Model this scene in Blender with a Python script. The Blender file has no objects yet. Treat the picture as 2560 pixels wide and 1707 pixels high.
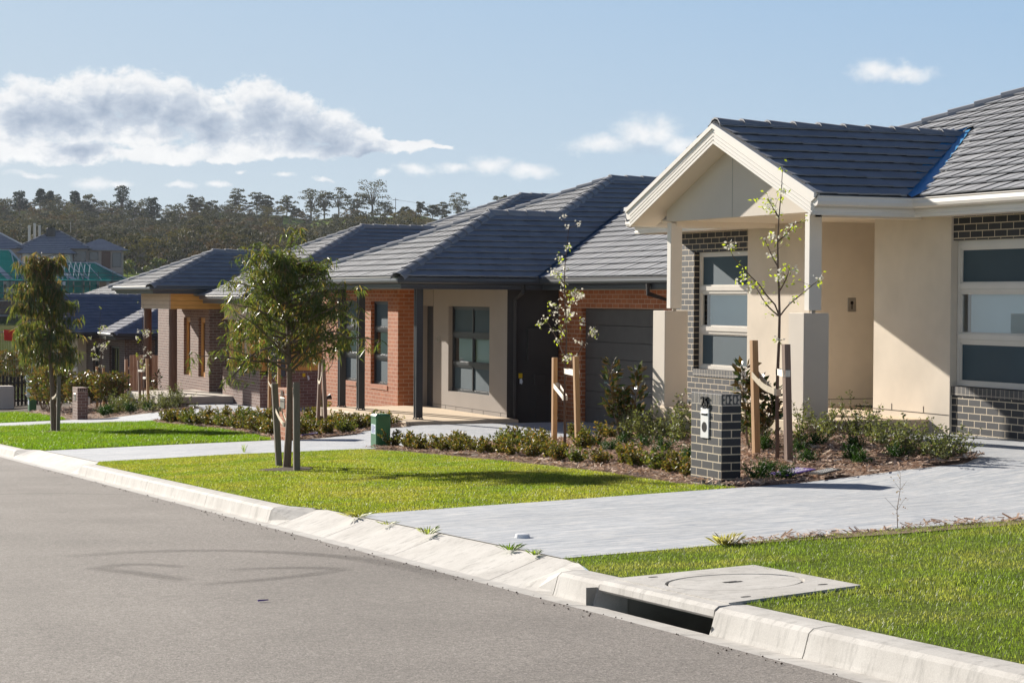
import bpy, math, random
import numpy as np
from mathutils import Vector, Matrix
C = bpy.context.scene.collection
R = math.radians
rng = np.random.default_rng(7)
random.seed(7)

# ------------------------------------------------------------------ helpers
class MB:
    """collects polygons of ONE mesh object (uv in metres)"""
    def __init__(s): s.v=[]; s.f=[]; s.uv=[]; s.mi=[]
    def poly(s, pts, uv=None, m=0):
        i=len(s.v); s.v+= [tuple(p) for p in pts]; s.f.append(tuple(range(i,i+len(pts)))); s.uv.append(uv); s.mi.append(m)
    def box(s, x0,x1,y0,y1,z0,z1, m=0, skip=''):
        a,b,c,d=(x0,y0,z0),(x1,y0,z0),(x1,y1,z0),(x0,y1,z0)
        e,f,g,h=(x0,y0,z1),(x1,y0,z1),(x1,y1,z1),(x0,y1,z1)
        for k,q in (('b',(a,d,c,b)),('t',(e,f,g,h)),('n',(a,b,f,e)),('f',(c,d,h,g)),('l',(d,a,e,h)),('r',(b,c,g,f))):
            if k not in skip: s.poly(q,m=m)
    def bbox(s, x0,x1,y0,y1,z0,z1, b=.008, m=0):
        """box with chamfered vertical and top edges"""
        r=[(x0+b,y0),(x1-b,y0),(x1,y0+b),(x1,y1-b),(x1-b,y1),(x0+b,y1),(x0,y1-b),(x0,y0+b)]
        cx,cy=(x0+x1)/2,(y0+y1)/2
        sx=(x1-x0-2*b)/(x1-x0); sy=(y1-y0-2*b)/(y1-y0)
        t=[(cx+(x-cx)*sx, cy+(y-cy)*sy) for x,y in r]
        for i in range(8):
            j=(i+1)%8
            s.poly([(*r[i],z0),(*r[j],z0),(*r[j],z1-b),(*r[i],z1-b)],m=m)
            s.poly([(*r[i],z1-b),(*r[j],z1-b),(*t[j],z1),(*t[i],z1)],m=m)
        s.poly([(*p,z1) for p in t],m=m); s.poly([(*p,z0) for p in r[::-1]],m=m)
    def tube(s, pts, rad, n=6, cap=True, m=0):
        pts=[Vector(p) for p in pts]
        if not hasattr(rad,'__len__'): rad=[rad]*len(pts)
        rings=[]; up=Vector((.3,.2,1)).normalized()
        for i,p in enumerate(pts):
            d=(pts[min(i+1,len(pts)-1)]-pts[max(i-1,0)])
            d=d.normalized() if d.length>1e-9 else Vector((0,0,1))
            a=d.cross(up)
            if a.length<1e-3: a=d.cross(Vector((1,0,0)))
            a.normalize(); b=d.cross(a)
            rings.append([p+(a*math.cos(2*math.pi*k/n)+b*math.sin(2*math.pi*k/n))*rad[i] for k in range(n)])
        for i in range(len(rings)-1):
            for k in range(n):
                s.poly([rings[i][k],rings[i+1][k],rings[i+1][(k+1)%n],rings[i][(k+1)%n]],m=m)
        if cap:
            s.poly(rings[0],m=m); s.poly(rings[-1][::-1],m=m)
    def sweep(s, path, prof, closed=False, side=1, m=0, caps=True):
        """sweep profile [(out,z)] along a horizontal polyline; out is to the left of travel * side"""
        P=[Vector((p[0],p[1])) for p in path]; Zs=[p[2] for p in path]; n=len(P); rings=[]
        for i in range(n):
            d0=(P[i]-P[i-1]).normalized() if i>0 else None
            d1=(P[i+1]-P[i]).normalized() if i<n-1 else None
            d0=d0 or d1; d1=d1 or d0
            n0=Vector((-d0.y,d0.x)); n1=Vector((-d1.y,d1.x))
            b=(n0+n1); b=b/ (1+n0.dot(n1))
            rings.append([(P[i].x+b.x*o*side,P[i].y+b.y*o*side,Zs[i]+z) for o,z in prof])
        k=len(prof)
        for i in range(n-1):
            for j in range(k if closed else k-1):
                q=[rings[i][j],rings[i+1][j],rings[i+1][(j+1)%k],rings[i][(j+1)%k]]
                s.poly(q if side<0 else q[::-1],m=m)
        if caps and closed:
            s.poly(rings[0],m=m); s.poly(rings[-1][::-1],m=m)
    def build(s, name, mats, parent=None, smooth=False, link=True):
        me=bpy.data.meshes.new(name); me.from_pydata(s.v,[],s.f)
        if not isinstance(mats,(list,tuple)): mats=[mats]
        for m in mats: me.materials.append(m)
        ul=me.uv_layers.new(name='UVMap'); V=s.v; out=[]
        for f,u in zip(s.f,s.uv):
            if u is None:
                p0=Vector(V[f[0]]); nx=Vector((0,0,0))
                for a in range(1,len(f)-1): nx+= (Vector(V[f[a]])-p0).cross(Vector(V[f[a+1]])-p0)
                ax,ay,az=abs(nx.x),abs(nx.y),abs(nx.z)
                if ax>=ay and ax>=az: u=[(V[i][1],V[i][2]) for i in f]
                elif ay>=az: u=[(V[i][0],V[i][2]) for i in f]
                else: u=[(V[i][0],V[i][1]) for i in f]
            for q in u: out+= [q[0],q[1]]
        ul.data.foreach_set('uv',out)
        if len(mats)>1: me.polygons.foreach_set('material_index',s.mi)
        if smooth: me.polygons.foreach_set('use_smooth',[True]*len(s.f))
        me.update()
        return link_obj(name,me,parent) if link else me

def link_obj(name, me, parent=None):
    o=bpy.data.objects.new(name,me); C.objects.link(o)
    if parent is not None:
        o.parent=parent
        if parent.type=='EMPTY': o.location=-parent.location
    return o
def npmesh(name, V, F, mat, parent=None, smooth=False, link=True):
    """numpy mesh: V (n,3), F (m,k) all the same k"""
    me=bpy.data.meshes.new(name); V=np.ascontiguousarray(V,dtype=np.float32); F=np.ascontiguousarray(F,dtype=np.int32)
    me.vertices.add(len(V)); me.vertices.foreach_set('co',V.ravel())
    me.loops.add(F.size); me.loops.foreach_set('vertex_index',F.ravel())
    me.polygons.add(len(F)); me.polygons.foreach_set('loop_start',np.arange(0,F.size,F.shape[1],dtype=np.int32))
    me.polygons.foreach_set('loop_total',np.full(len(F),F.shape[1],dtype=np.int32))
    if smooth: me.polygons.foreach_set('use_smooth',np.ones(len(F),dtype=bool))
    for m in (mat if isinstance(mat,(list,tuple)) else [mat]): me.materials.append(m)
    me.update(calc_edges=True)
    return link_obj(name,me,parent) if link else me
def tag(o,label=None,cat=None,group=None,kind=None):
    if label: o['label']=label
    if cat: o['category']=cat
    if group: o['group']=group
    if kind: o['kind']=kind
    return o
def thing(name,loc,label,cat,group=None):
    e=bpy.data.objects.new(name,None); C.objects.link(e); e.location=loc; e.empty_display_size=.2
    return tag(e,label,cat,group)
def struct(o): o['kind']='structure'; return o
def stuff(o): o['kind']='stuff'; return o
def dup(root, loc, rotz=0, sc=1.0, label=None, group=None):
    r=root.copy(); C.objects.link(r); r.location=loc; r.rotation_euler=(0,0,rotz)
    r.scale=(sc,sc,sc) if not hasattr(sc,'__len__') else sc
    if label: r['label']=label
    if group: r['group']=group
    for ch in list(root.children):
        c=ch.copy(); C.objects.link(c); c.parent=r
        for g in ch.children:
            d=g.copy(); C.objects.link(d); d.parent=c
    return r
ORD=['first','second','third','fourth','fifth','sixth','seventh','eighth','ninth','tenth','eleventh','twelfth','thirteenth','fourteenth','fifteenth','sixteenth','seventeenth','eighteenth','nineteenth','twentieth','twenty-first','twenty-second','twenty-third','twenty-fourth','twenty-fifth','twenty-sixth','twenty-seventh','twenty-eighth','twenty-ninth','thirtieth','thirty-first','thirty-second','thirty-third','thirty-fourth','thirty-fifth','thirty-sixth','thirty-seventh','thirty-eighth']

def clip(poly, a, b, c):
    """keep the part of 2D polygon with a*x+b*y<=c"""
    out=[]; n=len(poly)
    for i in range(n):
        p=poly[i]; q=poly[(i+1)%n]; dp=a*p[0]+b*p[1]-c; dq=a*q[0]+b*q[1]-c
        if dp<=0: out.append(p)
        if (dp<0<dq) or (dq<0<dp):
            t=dp/(dp-dq); out.append((p[0]+(q[0]-p[0])*t,p[1]+(q[1]-p[1])*t))
    return out
def rect_clip(poly,x0,x1,y0,y1):
    for h in ((-1,0,-x0),(1,0,x1),(0,-1,-y0),(0,1,y1)):
        poly=clip(poly,*h)
        if len(poly)<3: return []
    return poly
def area(p): return .5*sum(p[i][0]*p[(i+1)%len(p)][1]-p[(i+1)%len(p)][0]*p[i][1] for i in range(len(p)))
def inside(P, poly):
    x,y=P[:,0],P[:,1]; r=np.zeros(len(P),bool); n=len(poly); j=n-1
    for i in range(n):
        xi,yi=poly[i]; xj,yj=poly[j]
        cnd=((yi>y)!=(yj>y)) & (x < (xj-xi)*(y-yi)/((yj-yi) if yj!=yi else 1e-9)+xi)
        r^=cnd; j=i
    return r

# ------------------------------------------------------------------ materials
MATS={}
class NT:
    def __init__(s,name):
        s.m=bpy.data.materials.new(name); s.m.use_nodes=True; s.t=s.m.node_tree; s.t.nodes.clear(); MATS[name]=s.m
        s.out=s.n('ShaderNodeOutputMaterial')
    def n(s,typ,**k):
        x=s.t.nodes.new(typ)
        for a,b in k.items(): setattr(x,a,b)
        return x
    def l(s,a,b): s.t.links.new(a,b)
    def coord(s,kind='Object'): return s.n('ShaderNodeTexCoord').outputs[kind]
    def mapping(s,src,scale=(1,1,1),rot=(0,0,0),loc=(0,0,0)):
        m=s.n('ShaderNodeMapping'); s.l(src,m.inputs[0]); m.inputs['Scale'].default_value=scale; m.inputs['Rotation'].default_value=rot; m.inputs['Location'].default_value=loc
        return m.outputs[0]
    def noise(s,vec,scale,detail=3,rough=.55,dist=0):
        x=s.n('ShaderNodeTexNoise'); s.l(vec,x.inputs['Vector']); x.inputs['Scale'].default_value=scale; x.inputs['Detail'].default_value=detail; x.inputs['Roughness'].default_value=rough; x.inputs['Distortion'].default_value=dist
        return x.outputs[0]
    def ramp(s,fac,stops):
        x=s.n('ShaderNodeValToRGB'); s.l(fac,x.inputs[0]); e=x.color_ramp.elements
        while len(e)<len(stops): e.new(.5)
        for el,(p,c) in zip(e,stops): el.position=p; el.color=(c,c,c,1) if not hasattr(c,'__len__') else (*c,1)
        return x.outputs[0]
    def mix(s,fac,a,b,typ='MIX'):
        x=s.n('ShaderNodeMix'); x.data_type='RGBA'; x.blend_type=typ
        for k,v in ((0,fac),(6,a),(7,b)):
            if hasattr(v,'is_linked'): s.l(v,x.inputs[k])
            elif hasattr(v,'__len__'): x.inputs[k].default_value=(*v[:3],1)
            else: x.inputs[k].default_value=v if k==0 else (v,v,v,1)
        return x.outputs[2]
    def math(s,op,a,b=0,c=None,clamp=False):
        x=s.n('ShaderNodeMath',operation=op); x.use_clamp=clamp
        for k,v in ((0,a),(1,b),(2,c)):
            if v is None: continue
            if hasattr(v,'is_linked'): s.l(v,x.inputs[k])
            else: x.inputs[k].default_value=v
        return x.outputs[0]
    def bump(s,h,strength=.5,dist=.01):
        x=s.n('ShaderNodeBump'); s.l(h,x.inputs['Height']); x.inputs['Strength'].default_value=strength; x.inputs['Distance'].default_value=dist
        return x.outputs[0]
    def pbsdf(s,col,rough=.7,spec=.5,normal=None,metal=0,coat=0):
        b=s.n('ShaderNodeBsdfPrincipled')
        if hasattr(col,'is_linked'): s.l(col,b.inputs['Base Color'])
        else: b.inputs['Base Color'].default_value=(*col,1)
        if hasattr(rough,'is_linked'): s.l(rough,b.inputs['Roughness'])
        else: b.inputs['Roughness'].default_value=rough
        b.inputs['Specular IOR Level'].default_value=spec; b.inputs['Metallic'].default_value=metal; b.inputs['Coat Weight'].default_value=coat
        if normal is not None: s.l(normal,b.inputs['Normal'])
        return b.outputs[0]
    def done(s,sh): s.l(sh,s.out.inputs[0]); return s.m

def m_plain(name,col,rough=.6,spec=.5,var=.12,scale=6,bump=0,bscale=60,metal=0,kind='Object'):
    t=NT(name); c=t.coord(kind); n=t.noise(c,scale,4)
    k=[max(0,x*(1-var)) for x in col]; h=[min(1,x*(1+var)) for x in col]
    cc=t.ramp(n,[(.3,k),(.7,h)]); nm=None
    if bump: nm=t.bump(t.noise(c,bscale,3),bump,.004)
    return t.done(t.pbsdf(cc,rough,spec,nm,metal))
def m_brick(name,c1,c2,mortar,rough=.75,spec=.4,speck=.3,w=.24,h=.086,offs=.5,ms=.006,bumpd=.006):
    t=NT(name); uv=t.coord('UV')
    b=t.n('ShaderNodeTexBrick'); t.l(uv,b.inputs['Vector']); b.offset=offs
    for k,v in (('Scale',1),('Mortar Size',ms),('Mortar Smooth',.15),('Bias',0),('Brick Width',w),('Row Height',h)): b.inputs[k].default_value=v
    b.inputs['Color1'].default_value=(*c1,1); b.inputs['Color2'].default_value=(*c2,1); b.inputs['Mortar'].default_value=(*mortar,1)
    o=t.coord('Object'); n=t.noise(o,90,4,.7); n2=t.noise(o,3,3)
    col=t.mix(1,b.outputs['Color'],t.ramp(n,[(.25,1-speck),(.75,1+speck*.3)]),'MULTIPLY')
    col=t.mix(1,col,t.ramp(n2,[(.3,.88),(.7,1.0)]),'MULTIPLY')
    hgt=t.math('SUBTRACT',t.math('MULTIPLY',n,.25),b.outputs['Fac'])
    return t.done(t.pbsdf(col,rough,spec,t.bump(hgt,.8,bumpd)))
def m_leaf(name,c1,c2,trans=.45,rough=.45,spec=.4,back=None,c3=None,tint=None):
    """leaf: colours vary per leaf island; light shines through"""
    t=NT(name); g=t.n('ShaderNodeNewGeometry'); r=g.outputs['Random Per Island']
    st=[(0,c1),(.75,c2)]+([(1,c3)] if c3 else [])
    col=t.ramp(r,st)
    if back: col=t.mix(g.outputs['Backfacing'],col,back)
    p=t.pbsdf(col,rough,spec)
    tr=t.n('ShaderNodeBsdfTranslucent'); tc=t.mix(1,col,tint or (1.5,1.5,.6),'MULTIPLY'); t.l(tc,tr.inputs[0])
    mx=t.n('ShaderNodeMixShader'); mx.inputs[0].default_value=trans; t.l(p,mx.inputs[1]); t.l(tr.outputs[0],mx.inputs[2])
    return t.done(mx.outputs[0])
def m_wood(name,c1,c2,axis='z',rough=.6,board=None,scale=1):
    t=NT(name); o=t.coord('Object')
    sc={'z':(25,25,2),'x':(2,25,25),'y':(25,2,25)}[axis]
    n=t.noise(t.mapping(o,[q*scale for q in sc]),1,5,.6,1.5)
    col=t.ramp(n,[(.25,c1),(.75,c2)]); h=n
    if board:
        sp=t.n('ShaderNodeSeparateXYZ'); t.l(o,sp.inputs[0])
        z=t.math('FRACT',t.math('DIVIDE',sp.outputs[2],board))
        ln=t.math('LESS_THAN',z,.06); col=t.mix(ln,col,[q*.35 for q in c1]); h=t.math('SUBTRACT',t.math('MULTIPLY',n,.3),ln)
    return t.done(t.pbsdf(col,rough,.4,t.bump(h,.5,.004)))
def m_tile(name,c1,c2):
    t=NT(name); uv=t.coord('UV'); o=t.coord('Object'); g=t.n('ShaderNodeNewGeometry')
    n=t.noise(o,2.2,4); f=t.noise(o,70,3,.7)
    col=t.ramp(g.outputs['Random Per Island'],[(0,c1),(1,c2)])
    col=t.mix(1,col,t.ramp(n,[(.3,.86),(.7,1.1)]),'MULTIPLY'); col=t.mix(1,col,t.ramp(f,[(.3,.9),(.7,1.05)]),'MULTIPLY')
    sh=t.pbsdf(col,.80,1.0,t.bump(f,.25,.003)); sh.node.inputs['IOR'].default_value=1.62
    return t.done(sh)
def m_glass(name,tint=(.02,.025,.03),alpha=.55):
    """window pane: clear glass that mirrors at grazing angles"""
    t=NT(name); fr=t.n('ShaderNodeFresnel'); fr.inputs[0].default_value=1.5
    gl=t.n('ShaderNodeBsdfGlossy'); gl.inputs['Roughness'].default_value=.02; gl.inputs[0].default_value=(.95,.97,1,1)
    o=t.coord('Object'); t.l(t.bump(t.noise(o,1.1,1),.06,.02),gl.inputs['Normal'])
    tr=t.n('ShaderNodeBsdfTransparent'); tr.inputs[0].default_value=(.80,.86,.86,1)
    mx=t.n('ShaderNodeMixShader'); t.l(t.math('ADD',t.math('MULTIPLY',fr.outputs[0],1.3),.10,clamp=True),mx.inputs[0]); t.l(tr.outputs[0],mx.inputs[1]); t.l(gl.outputs[0],mx.inputs[2])
    return t.done(mx.outputs[0])
# ------------------------------------------------------------------ the materials of this street
def mk():
    M={}
    M['render']=m_plain('cream_render',(.67,.592,.492),.85,.25,.075,1.6,.35,110)
    M['render_beige']=m_plain('beige_render',(.68,.612,.53),.85,.25,.04,1.3,.25,140)
    M['trim']=m_plain('cream_painted_metal',(.80,.755,.69),.38,.5,.03,2)
    M['soffit']=m_plain('soffit_board',(.80,.73,.64),.8,.3,.03,2)
    M['tile']=m_tile('charcoal_roof_tile',(.205,.215,.238),(.255,.262,.28))
    M['tile_blue']=m_tile('slate_roof_tile',(.11,.125,.185),(.15,.165,.225))
    M['flash']=m_plain('blue_valley_metal',(.05,.27,.54),.45,.5,.05,3)
    M['flash_dk']=m_plain('grey_valley_metal',(.05,.09,.14),.4,.5,.05,3)
    M['bk_brick']=m_brick('charcoal_brick',(.026,.028,.034),(.046,.048,.056),(.74,.62,.45),.62,.4,.5,ms=.0065)
    M['bk_soldier']=m_brick('charcoal_soldier_brick',(.075,.075,.080),(.125,.122,.122),(.50,.44,.36),.6,.45,.8,w=.086,h=.23,offs=0)
    M['red_brick']=m_brick('red_brick',(.40,.125,.048),(.50,.175,.075),(.66,.46,.32),.8,.3,.25)
    M['red_soldier']=m_brick('red_sill_brick',(.46,.16,.08),(.54,.20,.10),(.66,.46,.32),.8,.3,.25,w=.086,h=.23,offs=0)
    M['br_brick']=m_brick('brown_brick',(.19,.105,.08),(.26,.15,.115),(.46,.40,.35),.75,.3,.25)
    M['dk_brick']=m_brick('dark_brown_brick',(.10,.07,.06),(.15,.10,.08),(.34,.30,.27),.75,.3,.25)
    M['char']=m_plain('charcoal_metal',(.032,.035,.042),.4,.5,.1,3)
    M['charlit']=m_plain('grey_fascia_metal',(.055,.06,.068),.32,.6,.06,3)
    M['dkrender']=m_plain('charcoal_render',(.055,.05,.048),.85,.3,.06,1.5,.2,120)
    M['grrender']=m_plain('taupe_render',(.30,.265,.235),.85,.25,.05,1.2,.25,120)
    M['garage']=m_plain('charcoal_garage_door',(.088,.077,.072),.45,.5,.12,4,.15,40)
    M['conc']=m_plain('slab_concrete',(.50,.45,.38),.85,.3,.10,2.5,.2,90)
    M['concg']=m_plain('grey_slab_concrete',(.30,.29,.26),.85,.3,.14,3,.3,60)
    M['porch']=m_plain('porch_paving',(.62,.50,.36),.75,.3,.05,2,.1,80)
    M['frame_c']=m_plain('cream_window_frame',(.68,.635,.57),.35,.5,.03,3)
    M['frame_d']=m_plain('charcoal_window_frame',(.03,.033,.038),.35,.5,.05,3)
    M['frame_w']=m_wood('cedar_window_frame',(.50,.23,.06),(.70,.36,.11),'z',.5)
    M['screen']=m_plain('dark_insect_screen',(.045,.075,.095),.6,.3,.1,1.5)
    M['blind']=m_plain('white_roller_blind',(.74,.85,.90),.9,.1,.03,1)
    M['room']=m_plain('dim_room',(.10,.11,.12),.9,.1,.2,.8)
    M['glass']=m_glass('window_glass')
    M['cedar']=m_wood('cedar_cladding',(.60,.28,.065),(.80,.42,.12),'x',.55,.14)
    M['cedar_y']=m_wood('weathered_cedar_cladding',(.50,.36,.27),(.64,.48,.37),'y',.65,.14)
    M['post_wood']=m_wood('dark_timber_post',(.085,.038,.024),(.19,.095,.06),'z',.6)
    M['stake']=m_wood('hardwood_stake',(.40,.22,.10),(.62,.38,.19),'z',.7)
    M['stake_g']=m_wood('weathered_grey_stake',(.16,.135,.105),(.27,.235,.19),'z',.8)
    M['stake_d']=m_wood('dark_hardwood_stake',(.20,.13,.10),(.33,.23,.18),'z',.75)
    M['tie']=m_plain('hessian_tie',(.62,.54,.42),.9,.1,.1,30)
    M['tie_w']=m_plain('white_tie',(.78,.73,.64),.8,.2,.08,30)
    M['bark']=m_wood('young_bark',(.13,.09,.065),(.23,.165,.12),'z',.85)
    M['bark_d']=m_wood('dark_bark',(.10,.065,.05),(.19,.13,.10),'z',.85)
    M['white']=m_plain('white_plate',(.86,.85,.84),.4,.5,.02,5)
    M['dark']=m_plain('dark_slot',(.012,.010,.010),.8,.2,.1,5)
    M['green']=m_plain('green_power_box',(.045,.175,.075),.45,.5,.12,4,.1,20)
    M['steel']=m_plain('brushed_steel',(.45,.42,.38),.35,.5,.08,8,metal=.7)
    M['yellow']=m_plain('yellow_tag',(.75,.52,.02),.6,.3,.03,9)
    M['purple']=m_plain('purple_print',(.10,.05,.28),.5,.4,.05,9)
    M['fence_t']=m_wood('timber_paling',(.36,.20,.12),(.52,.33,.21),'z',.75)
    M['black']=m_plain('black_plastic',(.012,.013,.015),.4,.5,.1,9)
    M['plastic']=m_plain('milky_wrap',(.78,.80,.82),.3,.5,.1,9)
    M['red']=m_plain('red_banner',(.70,.03,.02),.6,.3,.05,9)
    # ground
    t=NT('asphalt'); o=t.coord(); f=t.noise(o,85,3,.9); f2=t.noise(o,24,3,.8); b=t.noise(o,.55,5,.6); b2=t.noise(t.mapping(o,(1,.25,1)),1.3,4)
    col=t.ramp(f,[(.32,(.115,.103,.092)),(.5,(.25,.226,.202)),(.68,(.45,.41,.37))]); col=t.mix(1,col,t.ramp(f2,[(.3,.72),(.7,1.2)]),'MULTIPLY')
    col=t.mix(1,col,t.ramp(b,[(.3,.86),(.7,1.1)]),'MULTIPLY'); col=t.mix(1,col,t.ramp(b2,[(.3,.93),(.7,1.04)]),'MULTIPLY')
    M['asphalt']=t.done(t.pbsdf(col,.9,.25,t.bump(t.math('ADD',f,f2),.9,.006)))
    t=NT('kerb_concrete'); o=t.coord(); f=t.noise(o,120,3,.7); b=t.noise(o,2.2,5,.65); st=t.noise(t.mapping(o,(9,14,.8)),1,4,.7)
    col=t.ramp(b,[(.25,(.40,.38,.35)),(.6,(.53,.51,.475)),(.85,(.58,.56,.53))]); col=t.mix(1,col,t.ramp(f,[(.25,.86),(.6,1.03)]),'MULTIPLY'); col=t.mix(1,col,t.ramp(st,[(.25,.62),(.48,1.0)]),'MULTIPLY')
    M['kerb']=t.done(t.pbsdf(col,.85,.3,t.bump(f,.35,.003)))
    t=NT('driveway_concrete'); o=t.coord(); s=t.noise(t.mapping(o,(1.5,8,1),(0,0,.10)),1.6,6,.70,1.2); b=t.noise(o,.7,4); f=t.noise(o,130,3,.7); s2=t.noise(t.mapping(o,(5,24,1),(0,0,.10)),1.3,5,.7,1.0)
    col=t.ramp(s,[(.30,(.25,.285,.335)),(.5,(.44,.46,.485)),(.68,(.62,.61,.595))]); col=t.mix(1,col,t.ramp(b,[(.3,.92),(.7,1.05)]),'MULTIPLY'); col=t.mix(1,col,t.ramp(f,[(.3,.93),(.7,1.04)]),'MULTIPLY'); col=t.mix(1,col,t.ramp(s2,[(.3,.78),(.62,1.07)]),'MULTIPLY')
    M['drive']=t.done(t.pbsdf(col,.8,.3,t.bump(t.math('ADD',s2,f),.25,.004)))
    t=NT('soil_under_grass'); o=t.coord(); b=t.noise(o,2.2,5,.6); f=t.noise(o,30,3)
    col=t.ramp(b,[(.3,(.09,.12,.03)),(.6,(.12,.15,.04)),(.8,(.18,.16,.07))]); col=t.mix(1,col,t.ramp(f,[(.3,.7),(.7,1.2)]),'MULTIPLY')
    M['lawn']=t.done(t.pbsdf(col,1,0,t.bump(f,.6,.02)))
    t=NT('mulch_bed'); o=t.coord(); b=t.noise(o,25,4,.7); f=t.noise(o,4,3)
    col=t.ramp(b,[(.25,(.13,.085,.06)),(.55,(.28,.195,.145)),(.8,(.46,.36,.28))]); col=t.mix(1,col,t.ramp(f,[(.3,.75),(.7,1.1)]),'MULTIPLY')
    M['mulch']=t.done(t.pbsdf(col,.95,.1,t.bump(b,1,.03)))
    M['chip']=m_leaf('bark_chip',(.30,.18,.12),(.66,.48,.36),.2,.8,.2,c3=(.85,.73,.60),tint=(1,1,1))
    M['soil']=m_plain('dark_soil',(.07,.05,.035),.95,.1,.3,20,.8,40)
    t=NT('hill_ground'); o=t.coord(); b=t.noise(o,.02,6,.6); f=t.noise(o,.5,4)
    col=t.ramp(b,[(.3,(.035,.05,.016)),(.5,(.07,.085,.028)),(.7,(.10,.095,.04))]); col=t.mix(1,col,t.ramp(f,[(.3,.75),(.7,1.15)]),'MULTIPLY')
    M['hill']=t.done(t.pbsdf(col,1,0))
    t=NT('paddock_grass'); o=t.coord(); b=t.noise(o,.06,5,.6)
    M['paddock']=t.done(t.pbsdf(t.ramp(b,[(.3,(.10,.16,.03)),(.7,(.19,.24,.06))]),1,0))
    # grass blades: colour by place and by blade
    def grass(name,a,b,c,sc):
        t=NT(name); o=t.coord(); g=t.n('ShaderNodeNewGeometry'); n=t.noise(o,sc,5,.65); r=g.outputs['Random Per Island']
        col=t.ramp(n,[(.36,a),(.5,b),(.64,c)]); col=t.mix(1,col,t.ramp(r,[(0,.45),(.8,1.2),(1,1.75)]),'MULTIPLY')
        p=t.pbsdf(col,.48,.35); tr=t.n('ShaderNodeBsdfTranslucent'); t.l(t.mix(1,col,(1.4,1.5,.55),'MULTIPLY'),tr.inputs[0])
        mx=t.n('ShaderNodeMixShader'); mx.inputs[0].default_value=.5; t.l(p,mx.inputs[1]); t.l(tr.outputs[0],mx.inputs[2]); return t.done(mx.outputs[0])
    M['grass_a']=grass('green_grass',(.125,.185,.040),(.18,.23,.055),(.29,.285,.12),1.3)
    M['grass_b']=grass('yellowing_grass',(.16,.22,.035),(.235,.26,.055),(.31,.285,.095),1.1)
    M['grass_c']=grass('bright_grass',(.105,.19,.018),(.135,.215,.022),(.18,.22,.04),1.0)
    M['drygrass']=grass('dry_grass',(.26,.23,.13),(.32,.28,.16),(.38,.33,.20),2.0)
    # leaves
    M['euc']=m_leaf('gum_leaf',(.058,.092,.030),(.135,.165,.05),.44,.36,.6,c3=(.26,.18,.08))
    M['euc2']=m_leaf('pendulous_gum_leaf',(.058,.085,.036),(.12,.145,.05),.42,.36,.6,c3=(.30,.20,.11))
    M['euc_tip']=m_leaf('reddish_gum_leaf',(.20,.11,.06),(.24,.17,.08),.35,.4,.5,c3=(.30,.17,.11))
    M['pear']=m_leaf('fresh_pear_leaf',(.24,.32,.03),(.36,.42,.05),.5,.45,.4)
    M['blossom']=m_leaf('white_blossom',(.72,.70,.60),(.88,.86,.78),.35,.7,.2,tint=(1,1,.95))
    M['mag']=m_leaf('magnolia_leaf',(.022,.050,.014),(.05,.075,.02),.12,.25,.6,back=(.13,.085,.035))
    M['mag2']=m_leaf('hedge_magnolia_leaf',(.055,.085,.022),(.13,.15,.045),.25,.38,.5,back=(.17,.11,.05))
    M['hedge']=m_leaf('bronze_hedge_leaf',(.065,.085,.02),(.17,.155,.045),.32,.5,.3,c3=(.38,.19,.07))
    M['hedge_o']=m_leaf('olive_hedge_leaf',(.06,.095,.022),(.16,.19,.05),.32,.5,.3,c3=(.30,.25,.09))
    M['dkleaf']=m_leaf('deep_green_needle',(.018,.050,.012),(.035,.085,.016),.25,.5,.3)
    M['wiry']=m_leaf('grey_green_leaf',(.09,.115,.05),(.17,.19,.09),.3,.55,.25,c3=(.26,.27,.15))
    M['gumfar']=m_leaf('far_gum_foliage',(.034,.040,.016),(.068,.066,.026),.25,.7,.1,c3=(.105,.075,.042))
    M['pinefar']=m_leaf('far_pine_foliage',(.018,.034,.022),(.032,.05,.03),.2,.7,.1)
    M['trunkfar']=m_plain('pale_gum_bark',(.20,.17,.14),.9,.1,.2,1)
    return M
M=mk()
# ------------------------------------------------------------------ terrain of the street (camera eye is the origin, metres)
LOT=[(-8,-1.35),(4,-1.60),(19,-1.65),(21,-1.66),(23,-1.78),(25,-1.95),(28,-2.2),(30.3,-2.40),(35.4,-2.42),(37,-2.56),(41,-2.72),(46,-2.95),(52,-3.13),(57.5,-3.16),(62,-3.40),(76,-4.15),(95,-5.0),(150,-6.2)]
LY=np.array([a for a,b in LOT]); LZ=np.array([b for a,b in LOT])
def xk(y): return 5.235+.0312*y
def Vz(x,y): return -1.95-.0425*(y-18.24)-.03*(10.36-x)
def G(x,y):
    x=np.asarray(x,float); y=np.asarray(y,float)
    xl=10.36+.035*(y-18.24); t=np.clip((x-xl)/2.9,0,1); t=t*t*(3-2*t)
    return Vz(np.minimum(x,xl),y)*(1-t)+np.interp(y,LY,LZ)*t
def g(x,y): return float(G(x,y))
def roadz(x,y):
    d=xk(y)-.27-x
    return Vz(xk(y),y)-.135+.02*np.minimum(d,4.5)-.02*np.maximum(d-4.5,0)
def patch(mb, poly, step, zf, dz=0, sx=None, m=0, wob=None):
    xs=[p[0] for p in poly]; ys=[p[1] for p in poly]; sx=sx or step
    if area(poly)<0: poly=poly[::-1]
    nx=math.ceil((max(xs)-min(xs))/sx); ny=math.ceil((max(ys)-min(ys))/step)
    for i in range(nx):
        col=rect_clip(poly,min(xs)+i*sx,min(xs)+(i+1)*sx,-1e4,1e4)
        if len(col)<3: continue
        for j in range(ny):
            c=rect_clip(col,min(xs)+i*sx,min(xs)+(i+1)*sx,min(ys)+j*step,min(ys)+(j+1)*step)
            if len(c)>=3 and abs(area(c))>1e-5: mb.poly([(x,y,float(zf(x,y))+dz+(wob(x,y) if wob else 0)) for x,y in c],m=m)
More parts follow.
